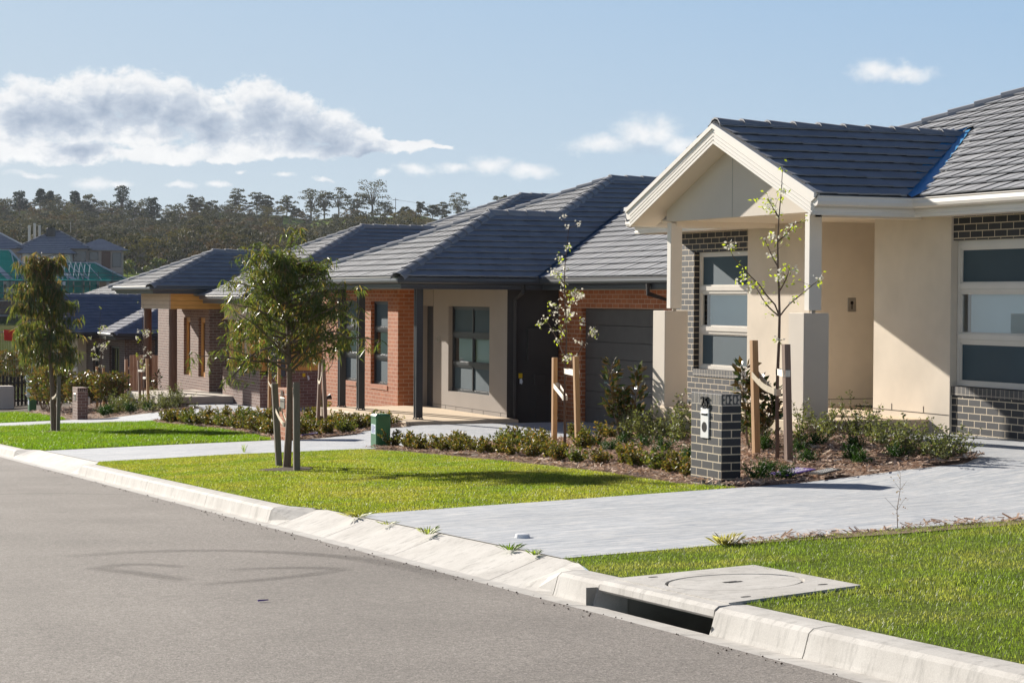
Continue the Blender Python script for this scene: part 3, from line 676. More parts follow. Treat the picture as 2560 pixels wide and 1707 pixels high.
def window(parent,X,y0,y1,z0,z1,trans,mull,mf,blinds=None,fw=.045,tw=.05,dep=.07,gapy=.06,label=None):
    """framed window facing -x: frame mesh with glass pane and blind children; blinds: list of 'b'/'d' from the top row"""
    mb=MB(); mb.box(X,X+dep,y0,y0+fw,z0,z1); mb.box(X,X+dep,y1-fw,y1,z0,z1)
    mb.box(X+.002,X+dep,y0+fw,y1-fw,z0,z0+fw); mb.box(X+.002,X+dep,y0+fw,y1-fw,z1-fw,z1)
    edges=[z1]+sorted(trans,reverse=True)+[z0]
    for t in trans:
        mb.box(X-.012,X+dep,y0+fw*.6,y1-fw*.6,t-.012,t+tw); mb.box(X+.004,X+dep,y0+fw,y1-fw,t-tw,t-.014)
    for mu in mull: mb.box(X+.004,X+dep-.002,mu-fw/2,mu+fw/2,z0+fw,z1-fw)
    ys=[y0+fw]+[q for mu in mull for q in (mu-fw/2,mu+fw/2)]+[y1-fw]
    for a,b in zip(edges[:-1],edges[1:]):          # thin sash inside every light
        zt=a-(fw if a==z1 else tw); zb=b+(fw if b==z0 else tw)
        for i in range(0,len(ys),2):
            p,q=ys[i],ys[i+1]; s=.022
            mb.box(X+.016,X+.05,p,p+s,zb,zt); mb.box(X+.016,X+.05,q-s,q,zb,zt); mb.box(X+.018,X+.05,p+s,q-s,zb,zb+s); mb.box(X+.018,X+.05,p+s,q-s,zt-s,zt)
    w=mb.build('window',mf,parent)
    if label: w['label']=label
    mb=MB(); mb.poly([(X+.035,y1-.02,z0+.02),(X+.035,y0+.02,z0+.02),(X+.035,y0+.02,z1-.02),(X+.035,y1-.02,z1-.02)]); mb.build('pane',M['glass'],w)
    bl=blinds or ['d']*(len(edges)-1)
    mb=MB(); n=0
    for (a,b),k in zip(zip(edges[:-1],edges[1:]),bl):
        if k=='b': mb.poly([(X+.09,y1-gapy*1.6,b),(X+.09,y0+.02,b),(X+.09,y0+.02,a),(X+.09,y1-gapy*1.6,a)]); n+=1
    if n: mb.build('blind',M['blind'],w)
    for (a,b),k in zip(zip(edges[:-1],edges[1:]),bl):
        mb=MB(); n=0
        if k=='s': mb.poly([(X+.030,y1-.03,b),(X+.030,y0+.03,b),(X+.030,y0+.03,a),(X+.030,y1-.03,a)]); n+=1
        if n: mb.build('insect_screen',M['screen'],w)
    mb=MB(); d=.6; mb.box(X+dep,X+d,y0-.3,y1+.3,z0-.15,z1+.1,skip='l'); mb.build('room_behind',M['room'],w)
    return w
def grooves(mb,X,y0,y1,z0,z1,n,gap=.012,d=.012):
    """horizontal door panels facing -x"""
    h=(z1-z0)/n
    for i in range(n):
        a,b=z0+i*h,z0+(i+1)*h-gap; mb.poly([(X,y1,a),(X,y0,a),(X,y0,b),(X,y1,b)])
        mb.poly([(X,y1,b),(X,y0,b),(X+d,y0,b+gap/2),(X+d,y1,b+gap/2)]); mb.poly([(X+d,y1,b+gap/2),(X+d,y0,b+gap/2),(X,y0,b+gap),(X,y1,b+gap)])
def text_mesh(txt,size,depth,xf):
    cu=bpy.data.curves.new('t','FONT'); cu.body=txt; cu.size=size; cu.extrude=depth; cu.align_x='CENTER'; cu.resolution_u=3
    ob=bpy.data.objects.new('t',cu); C.objects.link(ob); dg=bpy.context.evaluated_depsgraph_get(); me=bpy.data.meshes.new_from_object(ob.evaluated_get(dg))
    bpy.data.objects.remove(ob); bpy.data.curves.remove(cu)
    for v in me.vertices: v.co=xf(v.co)
    return me
def text(name,txt,size,depth,xf,mat,parent,bold=0):
    me=text_mesh(txt,size,depth,xf); me.name=name; me.materials.clear(); me.materials.append(mat)
    return link_obj(name,me,parent)

# ================================================================== the cream house with the gabled portico
H=thing('brick_house',(15.0,20.0,-1.65),'cream rendered house with charcoal brick and a gabled portico on two posts','house')
zs=-1.495
mb=MB(); mb.bbox(13.06,15.0,20.93,25.02,-1.665,zs,.012); mb.box(15.0,17.2,22.2,23.96,-1.66,zs+.0); mb.build('porch_slab',M['porch'],H)
mb=MB(); mb.box(13.17,15.0,21.02,25.10,-2.9,-1.668); mb.build('porch_base',M['render'],H)
# street wall right of the entry (render) and the window bay in brick
mb=MB(); mb.box(14.888,17.1,20.50,22.18,-2.2,1.12)
wallx(mb,15.0,23.95,25.66,-2.4,1.2); mb.poly([(15.0,25.66,-2.4),(15.0,25.66,1.2),(15.12,25.66,1.2),(15.12,25.66,-2.4)])
wally(mb,23.95,15.0,17.1,-1.52,1.2)
mb.poly([(17.1,23.95,-1.5),(17.1,22.18,-1.5),(17.1,22.18,1.2),(17.1,23.95,1.2)])
mb.build('wall',M['render'],H)
mb=MB()   # shadow joints above the slab line
mb.box(14.8845,14.889,20.51,22.17,-1.425,-1.417); 
for y in (21.05,21.75): mb.box(14.8845,14.889,y-.004,y+.004,-1.415,-1.335)
mb.box(15.02,17.0,23.946,23.951,-1.40,-1.392); mb.box(15.0-.0035,15.001,23.96,25.6,-1.425,-1.417)
mb.build('render_joint',M['dark'],H)
BX=14.922
mb=MB(); mb.box(BX,BX+.3,9.0,20.50,.75,1.06); wallx(mb,BX,9.0,16.6,-1.62,.75); mb.box(BX,BX+.3,16.6,20.50,-2.2,-1.17)
mb.build('brick_wall',M['bk_brick'],H)
mb=MB(); mb.box(BX-.012,BX+.3,16.6,20.50,-1.168,-1.06); mb.build('brick_sill',M['bk_soldier'],H)
window(H,14.985,16.6,20.49,-1.05,.70,[.16,-.46],[],M['frame_c'],['s','b','s'],fw=.05,tw=.055,gapy=.10)
mb=MB(); mb.box(14.99,15.1,16.6,20.5,.70,.755); mb.build('window_head',M['frame_c'],H)
# far brick wall with its window
W2=15.0; op=(25.66,27.30,-1.075,.735)
mb=MB(); wallx(mb,W2,25.665,28.0,-2.9,1.15,[op],.11); mb.poly([(W2,28.0,-2.9),(W2,28.0,1.06),(22,28.0,1.06),(22,28.0,-2.9)][::-1]); mb.build('brick_wall',M['bk_brick'],H)
mb=MB(); mb.box(W2-.012,W2+.12,25.665,27.30,-1.185,-1.077); mb.build('brick_sill',M['bk_soldier'],H)
window(H,W2+.085,25.68,27.28,-1.07,.73,[.15,-.47],[],M['frame_c'],['s','b','s'],fw=.05,tw=.055,gapy=.12)
# piers, posts
for y in (21.09,24.74):
    mb=MB(); mb.bbox(13.134,13.50,y,y+.36,-2.75,-.16,.006); mb.build('pier',M['render_beige'],H)
for y in (21.12,24.75):
    mb=MB(); mb.bbox(13.225,13.405,y,y+.115,-.125,1.075,.006); p=mb.build('post',M['trim'],H)
    mb=MB(); mb.box(13.29,13.34,y+.04,y+.075,-.165,-.12); mb.build('post_bracket',M['steel'],p)
# gable panel, beam soffit
def roofz(y,e=1.26): return e+.42*(2.57-abs(y-22.945))
mb=MB(); X0,X1=13.215,13.30
P=[(24.865,1.088),(21.12,1.088),(21.12,1.262),(22.992,2.06),(24.865,1.262)]
mb.poly([(X0,y,z) for y,z in P]); mb.poly([(X1,y,z) for y,z in P[::-1]])
mb.poly([(X0,21.12,1.088),(X0,24.865,1.088),(X1,24.865,1.088),(X1,21.12,1.088)]); mb.poly([(X0,21.12,1.088),(X1,21.12,1.088),(X1,21.12,1.262),(X0,21.12,1.262)])
mb.build('gable_panel',M['render_beige'],H)
mb=MB(); mb.box(13.2125,13.216,23.016,23.022,1.09,2.045); mb.build('panel_joint',M['concg'],H)
mb=MB(); mb.box(13.30,17.2,20.60,25.30,1.098,1.12); mb.box(13.30,14.9,21.12,21.30,1.03,1.10); mb.box(13.30,14.9,24.72,24.865,1.03,1.10); mb.build('portico_ceiling',M['soffit'],H)
mb=MB()
for s in (-1,1):
    e=22.945+s*2.40
    q=[(12.885,e,1.045),(13.30,e,1.045),(13.30,22.945,2.065),(12.885,22.945,2.065)]; mb.poly(q if s>0 else q[::-1])
mb.box(14.38,14.93,6,20.56,1.045,1.056); mb.box(14.38,15.05,25.33,28.04,1.045,1.056); mb.build('soffit',M['soffit'],H)
# bargeboards, ribbed metal
for s in (-1,1):
    mb=MB(); prof=[(0,.0),(.012,0),(.012,.035),(.004,.04),(.004,.05),(.012,.055),(.012,.085),(.004,.09),(.004,.10),(.012,.105),(.012,.135),(.004,.14),(.004,.15),(.012,.155),(.012,.20),(.030,.20),(.030,.262),(-.05,.275),(-.05,.20)]
    # prof: (out toward the street, height above the bottom edge)
    a=[(12.885-o,22.945+s*(2.40+(.10 if h>.19 else 0)),1.026+h-(.0 if h<.19 else .0)) for o,h in prof]; b=[(12.885-o,22.945,2.046+h) for o,h in prof]
    for i in range(len(prof)-1):
        q=[a[i],a[i+1],b[i+1],b[i]]; mb.poly(q if s<0 else q[::-1])
    q=[(12.90,22.945+s*2.40,1.026),(12.90,22.945,2.046),(12.885,22.945,2.046),(12.885,22.945+s*2.40,1.026)]; mb.poly(q if s<0 else q[::-1])
    mb.poly(a if s>0 else a[::-1]); mb.build('bargeboard',M['trim'],H)
eaves(H,[(22,28.05,1.026),(14.38,28.05,1.026),(14.38,25.345,1.026),(12.89,25.345,1.026)],M['trim'],M['trim'])
eaves(H,[(12.89,20.545,1.026),(14.38,20.545,1.026),(14.38,6.0,1.026)],M['trim'],M['trim'])
# roofs
rf=MB(); zE=1.262; c=CA
tiled(rf,(12.87,20.42,zE),(1,0,0),(0,c,SA),[[(0.02,0),(1.29,0),(3.98,2.74),(0.02,2.74)]])
tiled(rf,(12.87,25.47,zE),(1,0,0),(0,-c,SA),[[(0.02,0),(1.36,0),(4.02,2.74),(0.02,2.74)]])
roof=rf.build('portico_roof',M['tile'],H)
rf=MB(); tiled(rf,(14.26,28.15,zE),(0,-1,0),(c,0,SA),[[(.05,0),(2.56,0),(5.2,2.82),(5.2,5.62)],[(7.88,0),(22,0),(22,7.5),(6.91,7.5),(5.2,5.64),(5.2,3.06)]])
tiled(rf,(14.26,28.15,zE),(1,0,0),(0,-c,SA),[[(.05,0),(13.8,0),(6.9,7.48)]])
mroof=rf.build('roof',M['tile'],H)
mb=MB(); caps(mb,(12.93,22.945,zE+.42*2.525-.03),(16.86,22.945,zE+.42*2.525-.03)); mb.build('ridge_cap',M['tile'],roof)
mb=MB(); caps(mb,(14.30,28.11,zE),(21.1,21.31,zE+.42*6.84)); mb.build('hip_cap',M['tile'],mroof)
mb=MB()   # blue valley trays
for s in (-1,1):
    a=Vector((14.24,22.945+s*2.525,zE)); b=Vector((16.80,22.945,zE+.42*2.54))
    for off,up_ in ((Vector((.20,0,0)),Vector((0,0,.20*.42))),(Vector((0,-s*.20,0)),Vector((0,0,.20*.42)))):
        q=[a+Vector((0,0,.004)),b+Vector((0,0,.004)),b+off*.9+up_*.9+Vector((0,0,.004)),a+off*1.1+up_*1.1+Vector((0,0,.004))]
        mb.poly(q)
mb.build('valley_flashing',M['flash'],H)
# entry plate with the keyhole mark, door mat
mb=MB(); mb.bbox(15.63,15.765,23.935,23.951,-.16,.035,.003); pl=mb.build('keyhole_plate',M['steel'],H)
mb=MB(); kx_,kz=15.697,-.035
mb.poly([(kx_+math.cos(2*math.pi*k/16)*.026,23.933,kz+math.sin(2*math.pi*k/16)*.026) for k in range(16)]); mb.poly([(kx_-.011,23.933,kz-.09),(kx_+.011,23.933,kz-.09),(kx_+.009,23.933,kz),(kx_-.009,23.933,kz)])
mb.build('keyhole_mark',M['dark'],pl)
mb=MB(); mb.box(15.7,16.6,23.35,23.85,zs,zs+.012); tag(mb.build('door_mat',M['black']),'black door mat on the cream house porch inside the entry alcove','mat')

# ================================================================== the red brick house
H=thing('brick_house',(16.0,40.0,-2.5),'red brick house with slate grey hip roofs and a charcoal posted porch','house')
zs=-2.378
mb=MB(); mb.bbox(13.42,15.775,35.80,41.2,-2.56,zs,.012); mb.build('porch_slab',M['porch'],H)
mb=MB(); mb.box(13.60,15.775,35.95,41.18,-3.3,-2.562); mb.build('porch_base',M['concg'],H)
XB=15.343
o1=(42.145,43.29,-1.98,-.085); o2=(44.28,45.43,-1.98,-.085)
mb=MB(); wallx(mb,XB,41.485,46.9,-3.4,.19,[o1,o2],.11); wally(mb,41.485,XB,15.80,-2.6,.19); mb.poly([(XB,46.9,-3.4),(XB,46.9,.19),(22,46.9,.19),(22,46.9,-3.4)][::-1]); mb.build('brick_wall',M['red_brick'],H)
for o in (o1,o2):
    mb=MB(); mb.box(XB-.015,XB+.12,o[0],o[1],o[2]-.10,o[2]-.002); mb.build('brick_sill',M['red_soldier'],H)
    window(H,XB+.085,o[0]+.005,o[1]-.005,o[2],o[3],[-.72,-1.36],[],M['frame_d'],['s','b','s'],fw=.05,gapy=.12)
XP=15.775; ow=(37.30,39.55,-1.985,-.175); od=(40.46,41.08,-2.378,-.178)
mb=MB(); wallx(mb,XP,36.392,41.48,-2.6,.19,[ow,od],.13); mb.build('rendered_wall',M['grrender'],H)
mb=MB()
for y in (37.28,39.56,40.44): mb.box(XP-.003,XP+.001,y-.003,y+.003,-2.38,.18) if y>40 else None
mb.box(XP-.003,XP+.001,36.4,40.45,-2.30,-2.294)
for y in (36.7,37.6,38.2,39.1,39.7): mb.box(XP-.003,XP+.001,y-.003,y+.003,-2.378,-2.30)
mb.build('render_joint',M['dark'],H)
window(H,XP+.09,ow[0]+.01,ow[1]-.01,ow[2],ow[3],[-.78,-1.40],[38.42],M['frame_d'],['s','b','s'],fw=.05,gapy=.10)
mb=MB(); mb.bbox(XP+.11,XP+.15,od[0],od[1],od[2],od[3],.004); dr=mb.build('door',M['frame_d'],H)
mb=MB(); mb.tube([(XP+.085,40.56,-1.45),(XP+.085,40.56,-1.15)],.014,8); mb.build('door_handle',M['steel'],dr)
text('house_number','23',.17,.008,lambda v:Vector((XP-.006-v.z,40.13-v.x,-.95+v.y)),M['steel'],H)
mb=MB(); wally(mb,36.388,XP-.001,16.9,-2.7,.19); mb.build('rendered_wall',M['dkrender'],H)
XG=16.903; og=(31.9,35.34,-2.42,-.184)
mb=MB(); wallx(mb,XG,29.8,36.388,-2.7,.19,[og],.14); mb.poly([(XG,29.8,-2.9),(22,29.8,-2.9),(22,29.8,.19),(XG,29.8,.19)]); mb.build('brick_wall',M['red_brick'],H)
mb=MB(); grooves(mb,XG+.10,31.85,35.4,-2.44,-.18,7,.014,.014); mb.build('garage_door',M['garage'],H)
# meter boxes, conduit, tag, pipes
mb=MB(); mb.bbox(16.186,16.831,36.29,36.387,-1.231,-.593,.006); mb.build('meter_box',M['dkrender'],H)
mb=MB(); mb.bbox(16.348,16.597,36.31,36.387,-1.742,-1.514,.006); b_=mb.build('meter_box',M['dkrender'],H)
mb=MB(); mb.tube([(16.40,36.36,-1.74),(16.40,36.36,-2.42)],.013,8); mb.build('conduit',M['dkrender'],b_)
mb=MB(); mb.box(16.026,16.105,36.375,36.387,-1.59,-1.495); tg=mb.build('hose_tag',M['yellow'],H)
mb=MB(); mb.box(16.05,16.09,36.37,36.387,-1.70,-1.605); mb.tube([(16.07,36.36,-1.60),(16.085,36.35,-1.66),(16.075,36.35,-1.71)],[.014,.018,.008],6); mb.build('tap',M['plastic'],tg)
def downpipe(x,y,zt,zb,wallx_,mat,parent,ax='y'):
    mb=MB(); d=.045
    if ax=='y': pts=[(x,y-.42,zt),(x,y-.42,zt-.16),(x,y-.05,zt-.30),(x,y-.05,zb)]
    else: pts=[(x-.6,y,zt),(x-.6,y,zt-.18),(x-.05,y,zt-.34),(x-.05,y,zb)]
    mb.tube(pts,[d]*len(pts),8); return mb.build('downpipe',mat,parent,smooth=True)
downpipe(15.93,36.388,.28,-2.40,0,M['dkrender'],H); downpipe(16.90,31.35,.28,-2.42,0,M['dkrender'],H,'x')
mb=MB(); mb.tube([(16.74,36.2,-2.42),(16.74,36.2,-2.36)],.06,12); mb.build('drain_cap',M['white'],H)
mb=MB(); mb.tube([(15.1,45.9,-2.9),(15.1,45.9,-2.45),(15.25,45.9,-2.40)],.07,8); mb.build('vent_pipe',M['black'],H)
# porch posts: steel channels
for y in (36.39,39.80,41.05):
    mb=MB(); x=13.84; z0,z1=zs,.19
    mb.box(x+.02,x+.14,y,y+.14,z0+.03,z1); mb.box(x,x+.02,y,y+.045,z0+.03,z1); mb.box(x,x+.02,y+.095,y+.14,z0+.03,z1); mb.box(x-.02,x+.16,y-.02,y+.16,z0,z0+.008)
    for bx,by in ((x,y),(x+.13,y),(x,y+.13),(x+.13,y+.13)): mb.box(bx-.012,bx+.012,by-.012,by+.012,z0+.008,z0+.03)
    mb.build('porch_post',M['char'],H)
mb=MB(); mb.box(13.39,15.80,36.0,42.4,.192,.205); mb.box(15.06,15.4,42.4,47.05,.192,.205); mb.box(15.8,16.37,36.0,36.39,.192,.205); mb.box(16.38,16.93,29.65,36.39,.192,.205); mb.build('soffit',M['soffit'],H)
eaves(H,[(22,47.07,.17),(15.05,47.07,.17),(15.05,42.42,.17),(13.38,42.42,.17),(13.38,35.98,.17),(16.37,35.98,.17),(16.37,29.6,.17)],M['charlit'],M['charlit'])
zE=.405; h=3.35; hc=h/c
rf=MB(); O=(13.25,35.85,zE)
tiled(rf,O,(1,0,0),(0,c,SA),[[(.05,0),(2.92,0),(6.27,hc),(3.35,hc)],[(5.02,hc),(6.27,hc),(8.60,5.68/c),(7.35,5.68/c)],[(6.62,3.7/c),(13,3.7/c),(13,5.68/c),(8.60,5.68/c)]])
tiled(rf,(13.25,42.55,zE),(0,-1,0),(c,0,SA),[[(.05,0),(6.65,0),(3.35,hc-.03)]])
tiled(rf,(13.25,42.55,zE),(1,0,0),(0,-c,SA),[[(.05,0),(1.62,0),(4.97,hc),(3.35,hc)]])
tiled(rf,(14.92,47.2,zE),(0,-1,0),(c,0,SA),[[(.05,0),(4.60,0),(7.95,hc),(5.68,5.66/c)]])
tiled(rf,(14.92,47.2,zE),(1,0,0),(0,-c,SA),[[(.05,0),(11,0),(11,5.68/c),(5.68,5.68/c)]])
tiled(rf,(16.24,35.85,zE),(0,-1,0),(c,0,SA),[[(.07,0),(6.3,0),(6.3,3.7/c),(-3.63,3.7/c)]])
roof=rf.build('roof',M['tile'],H)
mb=MB(); k=.42
for A,B in (((13.25,35.85,zE),(16.6,39.2,zE+k*h)),((13.25,42.55,zE),(16.6,39.2,zE+k*h)),((16.55,39.2,zE+k*h),(18.3,39.2,zE+k*h)),((18.2,39.2,zE+k*h),(20.6,41.53,zE+k*5.68)),((14.92,47.2,zE),(20.6,41.53,zE+k*5.68)),((20.6,41.53,zE+k*5.68),(26,41.53,zE+k*5.68)),((19.94,29.55,zE+k*3.7),(19.94,39.5,zE+k*3.7))): caps(mb,A,B)
mb.build('ridge_cap',M['tile'],roof)
mb=MB(); a=Vector((16.24,35.85,zE-.005)); b=Vector((19.94,39.55,zE+k*3.7-.005))
for off in (Vector((.16,0,.16*k)),Vector((0,.16,.16*k))): mb.poly([a,b,b+off,a+off])
mb.build('valley_flashing',M['flash_dk'],H)

# ================================================================== the brown brick and cedar house
H=thing('brick_house',(16.5,59.0,-3.0),'brown brick house with cedar beam porch on round dark timber posts','house')
zs=-2.94
mb=MB(); mb.bbox(13.80,16.2,57.3,61.6,-3.14,zs,.015); mb.build('porch_slab',M['conc'],H)
mb=MB(); mb.box(13.95,16.1,57.6,61.5,-3.7,-3.142); mb.build('porch_base',M['br_brick'],H)
XB=15.956; o1=(62.17,63.0,-2.51,-.66); o2=(60.34,61.16,-2.51,-.66)
mb=MB(); wallx(mb,XB,59.866,66.5,-3.9,.10,[o1,o2],.13); wally(mb,59.866,XB,17.4,-3.2,.10); mb.poly([(XB,66.5,-3.9),(XB,66.5,.10),(20,66.5,.10),(20,66.5,-3.9)][::-1]); mb.build('brick_wall',M['br_brick'],H)
for o in (o1,o2):
    window(H,XB+.09,o[0]+.0,o[1],o[2],o[3],[],[],M['frame_w'],['d'],fw=.14,dep=.06)
# porch posts and beams
for x,y in ((14.84,59.93),(14.84,63.25)):
    mb=MB(); mb.tube([(x,y,zs),(x,y,-1.6),(x,y,-.36)],[.135,.13,.125],14); mb.build('porch_post',M['post_wood'],H,smooth=True)
mb=MB(); mb.box(14.67,14.72,59.74,63.45,-.39,.10); mb.build('front_beam',M['cedar_y'],H)
mb=MB(); mb.box(14.725,16.3,59.735,59.79,-.385,.10); mb.box(14.725,15.9,63.40,63.45,-.385,.10); mb.box(14.725,15.95,59.80,63.39,-.30,-.28); mb.build('side_beam',M['cedar'],H)
eaves(H,[(20,64.47,.075),(14.09,64.47,.075),(14.09,59.31,.075),(19,59.31,.075)],M['charlit'],M['charlit'])
mb=MB(); mb.box(14.10,16.0,59.33,64.45,.10,.112); mb.build('soffit',M['soffit'],H)
# low wall with the timber bay above it
LW=16.0
mb=MB(); wallx(mb,LW,54.49,58.45,-3.5,-2.21); 
for a,b in ((58.0,58.45),(56.02,57.38),(54.49,55.55)): mb.box(LW,LW+.3,a,b,-2.21,-2.11,skip='b')
mb.poly([(LW,58.45,-2.21),(LW,54.49,-2.21),(LW+.3,54.49,-2.21),(LW+.3,58.45,-2.21)][::-1])
wally(mb,54.49,LW,19.2,-3.5,-2.10); mb.poly([(LW,58.45,-3.5),(LW,58.45,-2.11),(17,58.45,-2.11),(17,58.45,-3.5)][::-1])
mb.build('low_brick_wall',M['br_brick'],H)
for x0_,x1_,a_,b_,z_ in ((LW+.03,LW+.27,57.42,57.82,-2.21),(LW+.03,LW+.27,55.58,55.98,-2.21),(LW+.03,LW+.25,54.50,54.70,-2.11),(LW+.05,LW+.2,56.38,56.50,-2.11)):
    mb=MB(); mb.bbox(x0_,x1_,a_,b_,z_,-.42,.006); mb.build('bay_column',M['frame_w'],H)
mb=MB(); mb.box(LW+.0,LW+.10,54.50,58.3,-.68,-.20); mb.box(LW+.08,LW+.2,55.98,56.38,-2.11,-.68); mb.build('bay_cladding',M['cedar_y'],H)
window(H,LW+.12,56.5,57.42,-2.11,-.66,[],[],M['frame_w'],['d'],fw=.05); window(H,LW+.12,54.70,55.58,-2.11,-.66,[],[],M['frame_w'],['d'],fw=.05)
mb=MB(); mb.box(LW+.26,19.2,54.51,54.58,-2.098,-.20); mb.build('cedar_wall',M['cedar'],H)
mb=MB(); mb.box(17.255,17.335,54.47,54.488,-2.27,-2.17); tg=mb.build('hose_tag',M['yellow'],H)
mb=MB(); mb.tube([(17.40,54.45,-2.24),(17.43,54.44,-2.33),(17.42,54.44,-2.37)],[.025,.03,.012],6); mb.build('tap',M['plastic'],tg)
eaves(H,[(15.55,59.0,-.20),(15.55,53.95,-.20),(24,53.95,-.20)],M['charlit'],M['charlit'])
mb=MB(); mb.box(15.56,19.3,53.97,54.5,-.185,-.172); mb.box(15.56,16.1,54.5,59.0,-.185,-.172); mb.build('soffit',M['soffit'],H)
rf=MB(); zE=.30; h=2.70; hc=h/c
tiled(rf,(13.96,59.19,zE),(1,0,0),(0,c,SA),[[(.05,0),(8,0),(8,hc),(2.7,hc)]])
tiled(rf,(13.96,64.59,zE),(0,-1,0),(c,0,SA),[[(.05,0),(5.35,0),(2.7,hc-.03)]])
tiled(rf,(13.96,64.59,zE),(1,0,0),(0,-c,SA),[[(.05,0),(8,0),(8,hc),(2.7,hc)]])
roof=rf.build('porch_roof',M['tile'],H)
mb=MB(); k=.42
for A,B in (((13.96,59.19,zE),(16.66,61.89,zE+k*h)),((13.96,64.59,zE),(16.66,61.89,zE+k*h)),((16.62,61.89,zE+k*h),(22,61.89,zE+k*h))): caps(mb,A,B)
mb.build('ridge_cap',M['tile'],roof)
rf=MB(); zE=.03; h=5.2; hc=h/c
tiled(rf,(15.43,53.83,zE),(1,0,0),(0,c,SA),[[(.05,0),(16,0),(16,hc),(5.2,hc)],[(8.9,hc),(16,hc),(16,8.3/c),(12.0,8.3/c)]])
tiled(rf,(15.43,64.23,zE),(0,-1,0),(c,0,SA),[[(.05,0),(10.35,0),(5.2,hc-.03)]])
tiled(rf,(19.1,70.4,zE),(0,-1,0),(c,0,SA),[[(.05,0),(16.5,0),(8.3,8.3/c-.03)]])
roof=rf.build('roof',M['tile'],H)
mb=MB()
for A,B in (((15.43,53.83,zE),(20.63,59.03,zE+k*h)),((15.43,64.23,zE),(20.63,59.03,zE+k*h)),((20.6,59.03,zE+k*h),(24.3,59.03,zE+k*h)),((24.2,59.03,zE+k*h),(27.4,62.13,zE+k*8.3)),((19.1,70.4,zE),(27.4,62.13,zE+k*8.3)),((27.4,62.13,zE+k*8.3),(33,62.13,zE+k*8.3))): caps(mb,A,B)
mb.build('ridge_cap',M['tile'],roof)

# ================================================================== the dark brick house at the bottom of the row
H=thing('brick_house',(17.5,80.0,-4.2),'farther house with blue black tiled roof, cream front room and dark brick wing','house')
XB=16.842
ow=[(76.55,78.29,-4.0,-1.95),(80.1,81.35,-4.0,-1.95)]
mb=MB(); wallx(mb,XB,75.552,82.74,-5.0,-1.63,ow,.13); wally(mb,75.552,XB,24,-5.0,-1.63); mb.build('brick_wall',M['dk_brick'],H)
for o in ow: window(H,XB+.09,o[0],o[1],o[2],o[3],[],[(o[0]+o[1])/2],M['frame_d'],['d'],fw=.07)
XC=16.49; ow=[(83.85,86.1,-4.3,-1.75),(88.0,90.2,-4.3,-1.75)]
mb=MB(); wallx(mb,XC,82.74,92.0,-5.4,-1.62,ow,.12); wally(mb,82.74,XC,XB,-5.4,-1.62); mb.build('rendered_wall',M['render'],H)
for o in ow: window(H,XC+.08,o[0],o[1],o[2],o[3],[],[(o[0]+o[1])/2],M['frame_d'],['d'],fw=.07)
eaves(H,[(14.95,87,-1.66),(14.95,78.14,-1.66),(16.42,78.14,-1.66),(16.42,75.17,-1.66),(26,75.17,-1.66)],M['char'],M['char'])
mb=MB(); mb.box(14.96,16.8,78.16,92,-1.64,-1.628); mb.box(16.43,26,75.2,78.2,-1.64,-1.628); mb.build('soffit',M['soffit'],H)
rf=MB(); zE=-1.44; k=.40; ca=math.cos(math.atan(k)); sa=math.sin(math.atan(k))
tiled(rf,(14.82,78.02,zE),(1,0,0),(0,ca,sa),[[(0,0),(1.48,0),(4.7,3.22/ca),(12,3.22/ca),(12,3.65/ca),(0,3.65/ca)][:3]+[(5.11,3.63/ca),(0,3.63/ca)]],.30,.28)
tiled(rf,(16.30,75.05,zE),(1,0,0),(0,ca,sa),[[(.05,0),(10,0),(10,3.2/ca),(3.2,3.2/ca)]],.30,.28)
tiled(rf,(16.30,78.02,zE),(0,-1,0),(ca,0,sa),[[(0,0),(2.92,0),(-.27,3.2/ca),(-3.2,3.2/ca)]],.30,.28)
roof=rf.build('roof',M['tile_blue'],H)
for A,B in (((14.85,81.65,zE+k*3.63),(20.3,81.65,zE+k*3.63)),((16.3,75.05,zE),(19.5,78.25,zE+k*3.2))):
    mb=MB(); caps(mb,A,B,.4,.9); mb.build('ridge_cap',M['tile_blue'],roof)
mb=MB(); mb.tube([(18.05,75.50,-1.5),(18.05,75.48,-1.9),(18.05,75.5,-4)],.05,6); mb.build('downpipe',M['char'],H)
